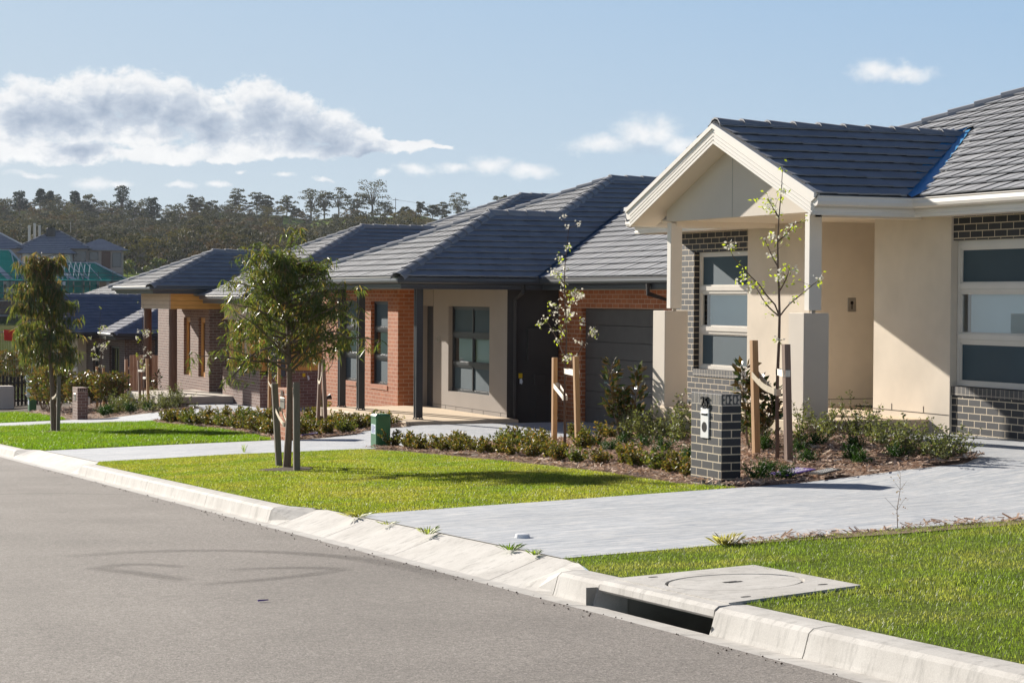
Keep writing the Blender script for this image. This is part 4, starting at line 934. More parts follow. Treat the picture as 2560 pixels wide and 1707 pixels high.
# ------------------------------------------------------------------ brick letterboxes
def mailbox(x,y,h,lx,ly,brick,num,label,plate,courses=10):
    """lx: depth towards the house, ly: length along the street; near street corner at (x,y)"""
    z=g(x,y)-.05; top=z+.05+h
    t=thing('letterbox',(x,y,z),label,'letterbox')
    mb=MB(); hb=top-.115
    n=int(round((hb-z)/.086)); ch=.086
    mb.box(x,x+lx,y,y+ly,hb-n*ch-.1,hb)
    # brick pattern in local metres so that the courses end flush under the cap
    for i,f in enumerate(mb.f):
        pts=[mb.v[k] for k in f]; nx=abs(pts[0][0]-pts[2][0])<1e-6; ny=abs(pts[0][1]-pts[2][1])<1e-6
        mb.uv[i]=[((p[1]-y-.06) if nx else (p[0]-x) if ny else p[0], p[2]-hb+8.6) for p in pts]
    mb.build('pillar',brick,t)
    # soldier cap course
    mb=MB(); mb.bbox(x-.002,x+lx+.002,y-.002,y+ly+.002,hb+.004,top,.004)
    cap=mb.build('cap_course',plate['cap'],t)
    mb=MB()
    for i in range(1,6): yy=y+ly*i/6; mb.box(x-.0035,x,yy-.004,yy+.004,hb+.006,top-.004)
    mb.box(x-.001,x+lx+.001,y-.001,y+ly+.001,hb-.006,hb+.0035)
    mb.build('cap_joint',plate['mortar'],cap)
    # the cores of the cap bricks show on the end
    mb=MB(); Y=y-.0035; zc=(hb+top)/2
    def oval(cx,cz,rx,rz): mb.poly([(cx+math.cos(2*math.pi*k/12)*rx,Y,cz+math.sin(2*math.pi*k/12)*rz) for k in range(12)])
    for i in range(5):
        cx=x+lx*(.12+.19*i)
        if i%2==0: oval(cx,zc+.026,.013,.017); oval(cx,zc-.026,.013,.017)
        else: oval(cx,zc,.015,.038)
    mb.build('core_hole',plate['hole'],cap)
    # street face: plate with slot and newspaper hole
    if plate['kind']=='plate':
        a,b=y+ly*.40,y+ly*.66; zt=hb-.045; zb=zt-.315
        mb=MB(); mb.bbox(x-.012,x+.01,a,b,zb,zt,.003); p=mb.build('letter_plate',M['white'],t)
        mb=MB(); mb.box(x-.0145,x-.005,a+.025,b-.02,zt-.075,zt-.055)
        cy=(a+b)/2; mb.poly([(x-.0135,cy+math.cos(2*math.pi*k/20)*.055,zb+.115+math.sin(2*math.pi*k/20)*.055) for k in range(20)][::-1]); mb.build('letter_slot',M['dark'],p)
        mb=MB(); mb.box(x-.03,x-.013,a+.02,b-.015,zt-.056,zt-.050); mb.build('slot_hood',M['white'],p)
    else:
        a,b=y+ly*.30,y+ly*.70; zt=hb-.06
        mb=MB(); mb.bbox(x-.012,x+.01,a,b,zt-.20,zt,.003); p=mb.build('letter_plate',M['steel'],t)
        mb=MB(); mb.box(x-.0145,x-.005,a+.03,b-.03,zt-.08,zt-.055); mb.build('letter_slot',M['dark'],p)
    if num:
        text('house_number',num,.165,.009,lambda v:Vector((x-.014-v.z,y+ly*.53-v.x,hb-.035+v.y)),plate['numcol'],t)
    return t
mailbox(10.364,18.24,.955,.232,.66,M['bk_brick'],'25','charcoal brick letterbox with white plate and number 25',dict(kind='plate',cap=M['bk_soldier'],mortar=M['conc'],hole=M['conc'],numcol=M['black']))
mb23=mailbox(10.98,35.55,.96,.235,.68,M['red_brick'],'23','red brick letterbox behind the near street tree and its grey stakes',dict(kind='steel',cap=M['red_brick'],mortar=M['conc'],hole=M['conc'],numcol=M['steel']))
m21=mailbox(11.58,58.15,.93,.30,.72,M['br_brick'],'','brown brick letterbox with a newspaper tube beside the magnolia hedge',dict(kind='steel',cap=M['br_brick'],mortar=M['conc'],hole=M['dark'],numcol=M['steel']))
mb=MB(); zz=g(11.6,58.2); mb.bbox(11.885,11.97,58.2,58.5,zz+.42,zz+.66,.02); mb.build('newspaper_box',M['steel'],m21)

# ------------------------------------------------------------------ power pillars and other small street things
def pillar(x,y,w,h,label):
    z=g(x,y); t=thing('power_pillar',(x,y,z),label,'power pillar')
    mb=MB(); mb.bbox(x,x+w,y,y+w*1.15,z-.05,z+h*.93,.02); mb.build('body',M['green'],t)
    mb=MB(); mb.bbox(x-.006,x+w+.006,y-.006,y+w*1.15+.006,z+h*.90,z+h,.028); mb.build('lid',M['green'],t)
    mb=MB(); mb.poly([(x-.002,y+w*.98,z+h*.42),(x-.002,y+w*.17,z+h*.42),(x-.002,y+w*.17,z+h*.70),(x-.002,y+w*.98,z+h*.70)]); l=mb.build('warning_label',M['blind'],t)
    mb=MB()
    for i in range(7):
        a=z+h*(.45+.034*i); b=y+w*(.25 if i%3 else .4); mb.poly([(x-.0035,y+w*.9,a),(x-.0035,b,a),(x-.0035,b,a+h*.016),(x-.0035,y+w*.9,a+h*.016)])
    mb.build('label_print',M['red'] if False else M['purple'],l)
    return t
pillar(10.95,30.60,.25,.56,'green power pillar with a pale warning label at the end of the bronze hedge row')
pillar(12.80,73.0,.26,.58,'far green power pillar under milky plastic wrap at left edge')
zz=g(12.8,73.0)
mb=MB(); R_=random.Random(3); ring=[]
for k,(h,r) in enumerate(((.50,.20),(.62,.24),(.85,.23),(1.05,.21),(1.22,.25),(1.33,.23))):
    ring.append([(12.93+math.cos(2*math.pi*i/14)*r*R_.uniform(.82,1.1),73.15+math.sin(2*math.pi*i/14)*r*R_.uniform(.82,1.1),zz+h+R_.uniform(-.02,.02)) for i in range(14)])
for a,b in zip(ring[:-1],ring[1:]):
    for i in range(14): mb.poly([a[i],a[(i+1)%14],b[(i+1)%14],b[i]])
tag(mb.build('plastic_wrap',M['plastic']),'milky plastic wrap bunched over the far green pillar','plastic wrap')
t=thing('utility_box',(12.6,80.5,g(12.6,80.5)),'beige square utility box on the far left beside the black fence','utility box')
mb=MB(); zz=g(12.9,80.9); mb.bbox(12.55,13.55,80.6,81.3,zz-.1,zz+.93,.03); mb.build('cabinet',M['render_beige'],t); mb=MB(); mb.box(12.5,13.6,80.55,81.35,zz-.1,zz+.03); mb.build('plinth',M['concg'],t)
# black paling fence, far left
t=thing('paling_fence',(11.5,84,g(11.5,84)),'black vertical paling fence at the far left end of the row','fence')
x=11.6; mb=MB(); zz=g(13,85); 
for i in range(27):
    mb.box(x,x+.105,85.0,85.03,zz-.1,zz+1.32+.03*math.sin(i)); x+=.155
mb.build('paling',M['black'],t); mb=MB(); mb.box(11.5,x,85.03,85.08,zz+.25,zz+.33); mb.box(11.5,x,85.03,85.08,zz+1.0,zz+1.08); mb.build('rail',M['black'],t)
# timber side fence between two houses
t=thing('paling_fence',(17.2,70.5,g(17.2,70.5)),'orange brown timber paling gate between the brown brick house and the far house','fence')
mb=MB(); x=15.9; zz=g(16.5,70.5)
for i in range(14): mb.box(x,x+.118,70.5,70.52,zz-.2,zz+1.75+.02*math.sin(i*2.3)); x+=.125
mb.build('paling',M['fence_t'],t); mb=MB(); mb.box(15.85,x,70.46,70.5,zz+.35,zz+.43); mb.box(15.85,x,70.46,70.5,zz+1.25,zz+1.33); mb.box(15.72,15.82,70.45,70.55,zz-.2,zz+1.6); mb.build('rail',M['fence_t'],t)
# red site banner
mb=MB(); z0=-1.95; mb.poly([(14.40,88.2,z0),(14.85,88.22,z0-.05),(14.88,88.24,z0+.44),(14.38,88.2,z0+.46)]); mb.poly([(14.40,88.23,z0),(14.38,88.23,z0+.46),(14.88,88.27,z0+.44),(14.85,88.25,z0-.05)])
b=mb.build('site_banner',M['red']); tag(b,'red banner on a wire site fence behind the left street tree','banner')
t=thing('site_fence',(11,88.3,g(12,88)),'grey wire site fence with tubular posts behind the black paling fence','fence')
mb=MB(); zz=-4.75
for x in (13.2,15.6,18.0): mb.tube([(x,88.3,zz),(x,88.3,zz+3.2)],.03,6)
for z_ in (zz+.4,zz+3.15): mb.tube([(13.2,88.3,z_),(18.0,88.3,z_)],.025,6)
for i in range(48): mb.tube([(13.2+.1*i,88.3,zz+.4),(13.2+.1*i,88.3,zz+3.15)],.004,3,False)
mb.build('frame',M['steel'],t)
# purple and white signboard lying flat on the mulch
def flat(x0,y0,x1,y1,lift,c1,label):
    zz=[g(x,y)+lift for x,y in ((x0,y0),(x1,y0),(x1,y1),(x0,y1))]
    mb=MB(); P=[(x0,y0,zz[0]),(x1,y0+.06,zz[1]),(x1,y1+.06,zz[2]),(x0,y1,zz[3])]; B=[(a,b,c_-.012) for a,b,c_ in P]
    mb.poly(P,m=0); mb.poly(B[::-1],m=0)
    for i in range(4): mb.poly([B[i],B[(i+1)%4],P[(i+1)%4],P[i]],m=0)
    o=mb.build('signboard',c1); tag(o,label,'signboard'); 
    mb=MB()
    def pt(u,v): return (x0+(x1-x0)*u, y0+(y1-y0)*v+.06*u, (zz[0]*(1-u)+zz[1]*u)*(1-v)+(zz[3]*(1-u)+zz[2]*u)*v+.004)
    rr=random.Random(5)
    for r_ in range(6):
        u=.12
        while u<.85:
            w=rr.uniform(.03,.10); mb.poly([pt(u,.12+.13*r_),pt(u+w,.12+.13*r_),pt(u+w,.18+.13*r_),pt(u,.18+.13*r_)]); u+=w+.03
    mb.build('print',M['white'],o)
flat(10.98,17.92,11.36,18.30,.075,M['purple'],'purple printed signboard lying flat on mulch beside the letterbox')
flat(11.20,17.60,11.48,17.86,.07,M['char'],'dark printed signboard lying flat on mulch by the driveway edge')
flat(11.45,36.15,11.95,36.5,.07,M['purple'],'purple flyer lying on the mulch right of the red letterbox')

# ------------------------------------------------------------------ stakes and ties
def stake(x,y,h,w,mat,lean,label,d=.045):
    z=g(x,y); mb=MB(); n=6
    def ring(s): 
        X,Y=x+lean[0]*s,y+lean[1]*s; return [(X-w/2,Y-d/2,z-.1+(h+.1)*s),(X+w/2,Y-d/2,z-.1+(h+.1)*s),(X+w/2,Y+d/2,z-.1+(h+.1)*s),(X-w/2,Y+d/2,z-.1+(h+.1)*s)]
    a,b=ring(0),ring(1)
    for i in range(4): mb.poly([a[i],a[(i+1)%4],b[(i+1)%4],b[i]])
    mb.poly(b)
    return tag(mb.build('tree_stake',mat),label,'stake','tree stakes')
def tie(p,q,h,wid,mat,label,sag=.04,loop=.045):
    """flat webbing from a stake to a stem: p,q are (x,y,z)"""
    P,Q=Vector(p),Vector(q); d=(Q-P); n=8; mb=MB(); side=Vector((-d.y,d.x,0)).normalized()
    for off in (loop,-loop):
        pts=[P+d*(i/n)+side*off*(1-(i/n)*.4)+Vector((0,0,-sag*math.sin(math.pi*i/n))) for i in range(n+1)]
        for a,b in zip(pts[:-1],pts[1:]): mb.poly([a-Vector((0,0,wid/2)),b-Vector((0,0,wid/2)),b+Vector((0,0,wid/2)),a+Vector((0,0,wid/2))])
    for C_,s in ((P,-1),(Q,1)):
        e=d.normalized()*s*.04
        r=[C_+side*loop*.9,C_+side*loop*.6+e,C_-side*loop*.6+e,C_-side*loop*.9]
        for a,b in zip(r[:-1],r[1:]): mb.poly([a-Vector((0,0,wid/2)),b-Vector((0,0,wid/2)),b+Vector((0,0,wid/2)),a+Vector((0,0,wid/2))])
    return tag(mb.build('tree_tie',mat),label,'tree tie','tree ties')
def gz(x,y,h): return (x,y,g(x,y)+h)
stake(11.88,20.08,1.37,.075,M['stake'],(-.04,.02),'pale orange stake left of the pear sapling by the cream house',.065)
stake(11.76,19.17,1.34,.075,M['stake_d'],(-.04,.02),'dark brown stake right of the pear sapling by the cream house',.065)
tie(gz(11.85,20.08,.98),gz(11.80,19.50,.80),.1,.075,M['tie'],'grey webbing tie looping from the pale orange stake to the pear sapling')
tie(gz(11.73,19.18,1.02),gz(11.81,19.48,1.02),.1,.075,M['tie_w'],'white webbing tie round the dark brown stake and pear sapling',.0)
stake(12.42,26.87,1.30,.07,M['stake'],(.0,.0),'pale stake left of the blossoming sapling before the garage',.06)
stake(12.04,25.24,1.30,.07,M['stake'],(-.04,.02),'reddish stake right of the blossoming sapling before the garage',.06)
tie(gz(12.42,26.80,.88),gz(12.16,25.95,.72),.1,.075,M['tie_w'],'white tie sloping down from the left garage sapling stake',.0)
tie(gz(12.02,25.28,1.07),gz(12.15,25.90,1.10),.1,.075,M['tie_w'],'white tie wrapped on the right garage sapling stake',.0)
stake(8.23,27.05,1.17,.085,M['stake_g'],(-.07,.02),'weathered grey stake leaning left of the near street tree',.05)
stake(8.04,25.63,1.19,.085,M['stake_g'],(-.01,.0),'upright weathered grey stake right of the near street tree',.05)
tie(gz(8.20,27.0,.80),gz(8.07,26.25,.62),.1,.06,M['tie'],'pale hessian tie from the leaning grey stake to the near street tree',.02)
stake(8.99,47.43,1.33,.085,M['stake_g'],(.02,.0),'upright grey stake right of the far left street tree',.05)
stake(9.10,48.7,.75,.085,M['stake_g'],(-.02,.0),'short grey stake hidden behind the far left street tree trunk',.05)
tie(gz(8.99,47.45,.90),gz(8.97,48.0,.80),.1,.06,M['tie'],'hessian tie between the far left street tree and its grey stake',.02)
stake(13.74,46.0,1.54,.07,M['stake'],(.01,0),'left pale stake of the pair left of the near street tree trunk',.06)
stake(13.60,44.75,1.45,.07,M['stake'],(.0,0),'right pale stake of the pair left of the near street tree trunk',.06)
tie(gz(13.74,45.95,.95),gz(13.66,45.35,.85),.1,.06,M['tie'],'pale tie slung between the stake pair left of the street tree trunk',.06)
stake(12.92,39.75,1.36,.07,M['stake_d'],(.05,-.02),'left leaning stake of the crossed pair before the posted porch',.06)
stake(12.77,38.73,1.43,.07,M['stake_d'],(-.06,.02),'right leaning stake of the crossed pair before the posted porch',.06)
tie(gz(12.95,39.7,1.0),gz(12.72,38.8,1.15),.1,.06,M['tie'],'hessian tie slung between the crossed stakes before the posted porch',.12)
stake(13.83,66.16,1.38,.075,M['stake'],(-.01,0),'left stake of the sapling beside the magnolia hedge',.06)
stake(13.81,65.0,1.31,.075,M['stake'],(-.02,0),'right stake of the sapling beside the magnolia hedge',.06)
tie(gz(13.82,65.1,.78),gz(13.80,65.6,.72),.1,.06,M['tie_w'],'white tie on the sapling stakes beside the magnolia hedge',.04)
stake(13.60,58.88,1.44,.075,M['stake_d'],(-.05,0),'dark left stake of the sapling before the round timber posts',.06)
stake(13.58,57.74,1.47,.075,M['stake'],(-.05,0),'pale right stake of the sapling before the round timber posts',.06)
tie(gz(13.56,58.85,1.15),gz(13.56,58.35,1.13),.1,.06,M['tie_w'],'upper white tie on the sapling before the round timber posts',.0)
tie(gz(13.54,57.78,.92),gz(13.56,58.30,.92),.1,.06,M['tie_w'],'lower white tie on the sapling before the round timber posts',.0)
# ------------------------------------------------------------------ plants
def leaves_mesh(C0,D0,L_,W_,name,mat,parent,fold=.25,roll=None,droop=0):
    """one folded diamond leaf per point: base C0, direction D0"""
    n=len(C0); D=D0/np.linalg.norm(D0,axis=1,keepdims=True)
    rv=rng.normal(0,1,(n,3)); S=np.cross(D,rv); S/=np.linalg.norm(S,axis=1,keepdims=True)+1e-9; N=np.cross(S,D)
    L_=L_[:,None]; W_=W_[:,None]; m=C0+D*L_*.48
    tip=C0+D*L_; tip[:,2]-=(droop*L_[:,0])
    Vv=np.stack([C0,m-S*W_/2+N*W_*fold,tip,m+S*W_/2+N*W_*fold],1).reshape(-1,3); i=np.arange(n)*4
    F=np.concatenate([np.stack([i,i+1,i+2],1),np.stack([i,i+2,i+3],1)])
    return npmesh(name,Vv,F,mat,parent)
def branch(p0,d,l,n=6,wob=.12,grav=0.0,rnd=random):
    P=[Vector(p0)]; d=Vector(d).normalized()
    for i in range(n):
        d=(d+Vector((rnd.gauss(0,wob),rnd.gauss(0,wob),rnd.gauss(0,wob)-grav))).normalized(); P.append(P[-1]+d*(l/n))
    return P

def gum_tree(x,y,H_,c0,rx,lean,label,mat,tipmat,nb,nleaf,Ll,seed,top_narrow=1.0,name='street_tree',trunk_r=.055,prof=None,weep=1.0,sw=.55):
    """young street gum: leader, limbs, hanging narrow leaves in clusters"""
    rd=random.Random(seed); z=g(x,y)
    t=thing(name,(x,y,z),label,'tree')
    leader=[Vector((x+lean[0]*s+.03*math.sin(s*5),y+lean[1]*s,z-.05+(H_*.93+.05)*s)) for s in [i/14 for i in range(15)]]
    mb=MB(); mb.tube(leader,[trunk_r*(1-.88*(i/14)**.9)+.004 for i in range(15)],10)
    Cc=[];Dd=[];Tt=[]
    def at(s): 
        f=s*14; i=min(13,int(f)); return leader[i].lerp(leader[i+1],f-i)
    for b in range(nb):
        s=c0/H_+(1-c0/H_)*((b+.5)/nb)**.9*.98; p=at(min(.995,s)); q=(s-c0/H_)/(1-c0/H_)
        r=rx*(prof(q) if prof else (math.sin(math.pi*min(1,.18+q*.82))**.7))*rd.uniform(.75,1.1)
        a=b*2.39996+rd.uniform(-.5,.5)
        d=Vector((math.cos(a),math.sin(a),rd.uniform(.25,.9)))
        P=branch(p,d,r*1.25,7,.13,.06*weep,rd); mb.tube(P,[.016*(1-.8*i/7)*(1.2-q*.5)+.0025 for i in range(8)],5,False)
        for k in range(2,8):
            for e in range(3):
                tw=branch(P[k],(rd.gauss(0,1),rd.gauss(0,1),rd.uniform(-.3,.7)),rd.uniform(.16,.36)*(r/rx*.5+.5),4,.25,.22*weep,rd)
                if e==0: mb.tube(tw,[.005,.004,.003,.0025,.002],3,False)
                for _ in range(nleaf):
                    f=rd.uniform(.25,1)*4; i=min(3,int(f)); c_=tw[i].lerp(tw[i+1],f-i)
                    Cc.append(c_); Dd.append((rd.gauss(0,sw),rd.gauss(0,sw),-rd.uniform(.2,1.1)*weep+rd.gauss(0,.2))); Tt.append(q)
    for _ in range(nleaf*10):
        c_=at(rd.uniform(.86,1)); Cc.append(c_+Vector((rd.gauss(0,.05),rd.gauss(0,.05),rd.gauss(0,.05)))); Dd.append((rd.gauss(0,.6),rd.gauss(0,.6),rd.uniform(-.9,.5))); Tt.append(1)
    mb.build('trunk',M['bark'] ,t,smooth=True)
    Cc=np.array(Cc);Dd=np.array(Dd);Tt=np.array(Tt); n=len(Cc)
    tipsel=rng.uniform(0,1,n)<np.clip((Tt-.62)*1.3,0.03,.55)
    Ln=rng.uniform(.7,1.25,n)*Ll; Wn=Ln*rng.uniform(.085,.135,n)
    leaves_mesh(Cc[~tipsel],Dd[~tipsel],Ln[~tipsel],Wn[~tipsel],'crown',mat,t,droop=.12)
    leaves_mesh(Cc[tipsel],Dd[tipsel],Ln[tipsel]*.85,Wn[tipsel],'young_foliage',tipmat,t,droop=.08)
    return t
gum_tree(8.06,26.16,3.12,1.42,.92,(.03,0),'near young gum tree with dense drooping leaves on the front lawn',M['euc'],M['euc'],58,10,.125,11,prof=lambda q:max(.22,(1.08-.66*q**1.5)*(.80+.20*min(1,q*6))),weep=1.0)
gum_tree(9.02,48.05,4.55,1.75,.74,(-.30,.05),'far left weeping gum tree with reddish top and curved trunk',M['euc2'],M['euc_tip'],48,8,.23,23,prof=lambda q:.95 if q<.35 else max(.25,.95-.62*(q-.35)),weep=1.6,trunk_r=.07,sw=.34)

def sapling(x,y,H_,seed,label,limbs,nbloss,nleaf,up=.22,name='pear_sapling',r0=.022):
    """thin ornamental pear: stem, few upright branches, blossom clusters and fresh leaves"""
    rd=random.Random(seed); z=g(x,y); t=thing(name,(x,y,z),label,'sapling'); mb=MB()
    st=[Vector((x+.05*math.sin(i*.9+seed)*i/12,y+.04*math.cos(i*.7+seed)*i/12,z-.03+H_*i/12)) for i in range(13)]
    mb.tube(st,[r0*(1-.86*i/12) for i in range(13)],7)
    spots=[]
    for i in range(5,13): spots.append((st[i],1))
    for (s,a,l,el) in limbs:
        p=st[int(s*12)]; P=branch(p,(math.cos(a),math.sin(a),el),l,8,.10,-.03,rd); mb.tube(P,[.009*(1-.75*i/8)+.0012 for i in range(9)],5,False)
        for i in range(3,9): spots.append((P[i],.8))
    tw=[]
    for _ in range(34):
        p,_w=rd.choice(spots); q=branch(p,(rd.gauss(0,1),rd.gauss(0,1),rd.uniform(-.1,.8)),rd.uniform(.05,.22),3,.2,0,rd); mb.tube(q,[.003,.0025,.002,.0015],3,False); tw.append(q[-1])
    mb.build('stem',M['bark_d'],t,smooth=True)
    bl=[];lf=[]
    ends=tw+[p for p,_ in spots[::2]]
    rd.shuffle(ends)
    for c_ in ends[:nbloss]:
        k=rd.randint(7,14)
        for _ in range(k):
            o=Vector((rd.gauss(0,.028),rd.gauss(0,.028),rd.gauss(0,.026))); bc=c_+o; up_=Vector((rd.gauss(0,1),rd.gauss(0,1),rd.gauss(.3,1))).normalized()
            s_=up_.cross(Vector((.3,.5,.2))).normalized(); v_=up_.cross(s_)
            for m_ in range(5):
                a=2*math.pi*m_/5; e=s_*math.cos(a)+v_*math.sin(a); f=s_*math.cos(a+1.0)+v_*math.sin(a+1.0); h=s_*math.cos(a+.5)+v_*math.sin(a+.5); bl.append([bc,bc+e*.012+up_*.003,bc+h*.019+up_*.004,bc+f*.012+up_*.003])
    for c_ in rd.sample(ends,min(len(ends),nleaf)):
        for _ in range(rd.randint(3,6)): lf.append((c_+Vector((rd.gauss(0,.03),rd.gauss(0,.03),rd.gauss(0,.03))),(rd.gauss(0,.6),rd.gauss(0,.6),rd.uniform(-1,.3))))
    B=np.array([[tuple(p) for p in q] for q in bl]).reshape(-1,3); npmesh('blossom',B,np.arange(len(B)).reshape(-1,4),M['blossom'],t)
    Cc=np.array([tuple(a) for a,b in lf]);Dd=np.array([b for a,b in lf]); n=len(Cc)
    leaves_mesh(Cc,Dd,rng.uniform(.035,.06,n),rng.uniform(.018,.03,n),'foliage',M['pear'],t,droop=.1)
    return t
PI=math.pi
sapling(11.80,19.49,3.36,3,'tall blossoming pear sapling between two stakes before the cream portico',[(.50,PI*.62,.80,.75),(.50,-.35*PI,.78,1.0),(.50,PI*.7,1.15,3.6),(.62,-.4*PI,.35,.9),(.70,.6*PI,.4,1.2),(.78,-.3*PI,.35,.9),(.84,.55*PI,.3,1.1)],22,60,r0=.026)
sapling(12.15,25.92,3.17,9,'white blossoming sapling between two stakes before the charcoal garage door',[(.42,PI*.7,.75,1.5),(.36,-.4*PI,.95,1.1),(.55,PI*.6,.5,1.5),(.72,-.4*PI,.35,.8),(.75,.7*PI,.35,.8),(.62,.2*PI,.3,1)],48,34)
sapling(13.66,45.35,2.2,14,'small leafless sapling behind the near street tree trunk',[(.5,PI*.6,.5,1.0),(.6,-.4*PI,.4,1)],3,6,r0=.014)
sapling(12.86,39.25,2.3,15,'thin bare sapling between the crossed stakes before the porch',[(.55,-.4*PI,.95,.55),(.6,.6*PI,.4,1)],3,6,r0=.014)
sapling(13.82,65.59,3.35,21,'far blossoming sapling beside the magnolia hedge',[(.45,PI*.6,.9,.9),(.5,-.4*PI,.6,1.4),(.65,PI*.7,.5,.9),(.75,-.3*PI,.3,1)],30,22)
sapling(13.56,58.33,3.1,27,'blossoming sapling before the round timber posts',[(.40,-.42*PI,.95,.5),(.45,PI*.6,.7,.9),(.6,PI*.65,.5,.9),(.7,-.3*PI,.4,1)],26,16)

def magnolia(x,y,H_,seed,label,stems,n_,spread,name='magnolia_shrub',Ll=.115,mat=None):
    rd=random.Random(seed); z=g(x,y); t=thing(name,(x,y,z),label,'shrub'); mb=MB(); Cc=[];Dd=[]
    for (dx,dy,h) in stems:
        P=[Vector((x+dx*min(1,s*1.6)*.9+rd.gauss(0,.012),y+dy*min(1,s*1.6)*.9+rd.gauss(0,.012),z-.02+h*s)) for s in [i/9 for i in range(10)]]
        mb.tube(P,[.016*(1-.7*i/9) for i in range(10)],6)
        for k in range(n_):
            f=rd.uniform(.22,1)**.8*9; i=min(8,int(f)); c_=P[i].lerp(P[i+1],f-i); a=rd.uniform(0,6.283); o=rd.uniform(.02,spread)*(1.1-.5*f/9)
            e=c_+Vector((math.cos(a)*o,math.sin(a)*o,rd.uniform(-.02,.08))); 
            if k%4==0: mb.tube([c_,e],[.005,.003],4,False)
            Cc.append(e); Dd.append((math.cos(a)*rd.uniform(.4,1),math.sin(a)*rd.uniform(.4,1),rd.uniform(-.1,1.2)))
    mb.build('stem',M['bark'],t,smooth=True); n=len(Cc)
    leaves_mesh(np.array([tuple(c_) for c_ in Cc]),np.array(Dd),rng.uniform(.75,1.2,n)*Ll,rng.uniform(.38,.5,n)*Ll,'foliage',mat or M['mag'],t,fold=.12,droop=.08)
    return t
magnolia(12.78,25.38,1.16,31,'glossy two stemmed magnolia shrub in front of the charcoal garage door',[(-.12,.10,1.14),(.20,-.16,1.02),(.03,.0,.7)],120,.15,Ll=.135)
magnolia(12.12,20.62,1.04,32,'glossy magnolia shrub between the letterbox and the pale orange stake',[(-.08,.10,1.02),(.06,-.06,.86),(.16,-.22,.72)],120,.15,Ll=.135)
for i,(x,y,h) in enumerate(((13.05,71.6,1.55),(12.75,68.9,1.65),(12.55,66.3,1.65),(12.95,64.2,1.3),(13.45,62.4,1.15))):
    magnolia(x,y,h,40+i,'dense glossy magnolia of the far left hedge, %s from the left'%ORD[i],[(.42*math.cos(k*1.05),.42*math.sin(k*1.05),h*random.uniform(.75,1)) for k in range(6)]+[(0,0,h)],230,.34,'hedge_shrub',.13,M['mag2'])['group']='magnolia hedge by the brown letterbox'
magnolia(14.9,62.6,1.0,51,'dark shrub beside the farther round timber post',[(.1,.1,1.0),(-.1,-.1,.8)],60,.16,'hedge_shrub')
for i,(x,y,h) in enumerate(((15.1,90.5,2.3),(16.7,92.5,2.9))):
    magnolia(x,y,h,60+i,('bushy reddish shrub beyond the black fence at the left edge','green rounded shrub beyond the black fence near the trunk')[i],[(.6*math.cos(k),.6*math.sin(k),h) for k in range(6)],190,.5,'garden_shrub',.2,M['mag2'])

# low bedding plants: three kinds, a few shapes of each, every plant its own object
def bed_plant(kind,seed):
    rd=random.Random(seed); e=bpy.data.objects.new('hedge_plant',None); e['category']='shrub'; C.objects.link(e); e.empty_display_size=.1
    mb=MB(); Cc=[];Dd=[];Ln=[];Wn=[]
    if kind=='hedge':
        for s in range(30):
            a=rd.uniform(0,6.283); el=rd.uniform(.35,1.4); l=rd.uniform(.16,.32)
            P=branch((rd.gauss(0,.035),rd.gauss(0,.035),0),(math.cos(a)*math.cos(el),math.sin(a)*math.cos(el),math.sin(el)),l,4,.12,-.04,rd); mb.tube(P,[.004,.0035,.003,.002,.0015],3,False)
            for k in range(26):
                f=rd.uniform(.15,1)*4; i=min(3,int(f)); c_=P[i].lerp(P[i+1],f-i); Cc.append(tuple(c_)); Dd.append((rd.gauss(0,.8),rd.gauss(0,.8),rd.uniform(-.2,1.1))); L_=rd.uniform(.030,.055); Ln.append(L_); Wn.append(L_*.58)
    elif kind=='tuft':
        for s in range(40):
            a=rd.uniform(0,6.283); el=rd.uniform(.15,1.5); l=rd.uniform(.10,.19)
            P=branch((rd.gauss(0,.03),rd.gauss(0,.03),0),(math.cos(a)*math.cos(el),math.sin(a)*math.cos(el),math.sin(el)),l,3,.1,-.05,rd)
            for k in range(24):
                f=rd.uniform(.2,1)*3; i=min(2,int(f)); c_=P[i].lerp(P[i+1],f-i); Cc.append(tuple(c_)); Dd.append((rd.gauss(0,.6),rd.gauss(0,.6),rd.uniform(.1,1.2))); L_=rd.uniform(.022,.04); Ln.append(L_); Wn.append(L_*.22)
        mb.tube([(0,0,-.02),(0,0,.08)],[.01,.006],5)
    else:
        for s in range(15):
            a=rd.uniform(0,6.283); el=rd.uniform(.3,1.45); l=rd.uniform(.22,.52)
            P=branch((rd.gauss(0,.04),rd.gauss(0,.04),0),(math.cos(a)*math.cos(el),math.sin(a)*math.cos(el),math.sin(el)),l,6,.2,-.06,rd); mb.tube(P,[.005,.0045,.004,.0035,.003,.002,.0015],4,False)
            for k in range(44):
                f=rd.uniform(.12,1)*6; i=min(5,int(f)); c_=P[i].lerp(P[i+1],f-i); Cc.append(tuple(c_+Vector((rd.gauss(0,.016),rd.gauss(0,.016),rd.gauss(0,.016))))); Dd.append((rd.gauss(0,.8),rd.gauss(0,.8),rd.uniform(-.2,.9))); L_=rd.uniform(.026,.045); Ln.append(L_); Wn.append(L_*.52)
    mat={'hedge':M['hedge'],'tuft':M['dkleaf'],'wiry':M['wiry']}[kind]
    if kind=='hedge' and seed%3==0: mat=M['hedge_o']
    mb.build('stem',M['bark_d'],e); leaves_mesh(np.array(Cc),np.array(Dd),np.array(Ln),np.array(Wn),'foliage',mat,e)
    return e
PROTO={k:[bed_plant(k,s+{'hedge':100,'tuft':200,'wiry':300}[k]) for s in range(n)] for k,n in (('hedge',5),('tuft',3),('wiry',4))}
used=set()
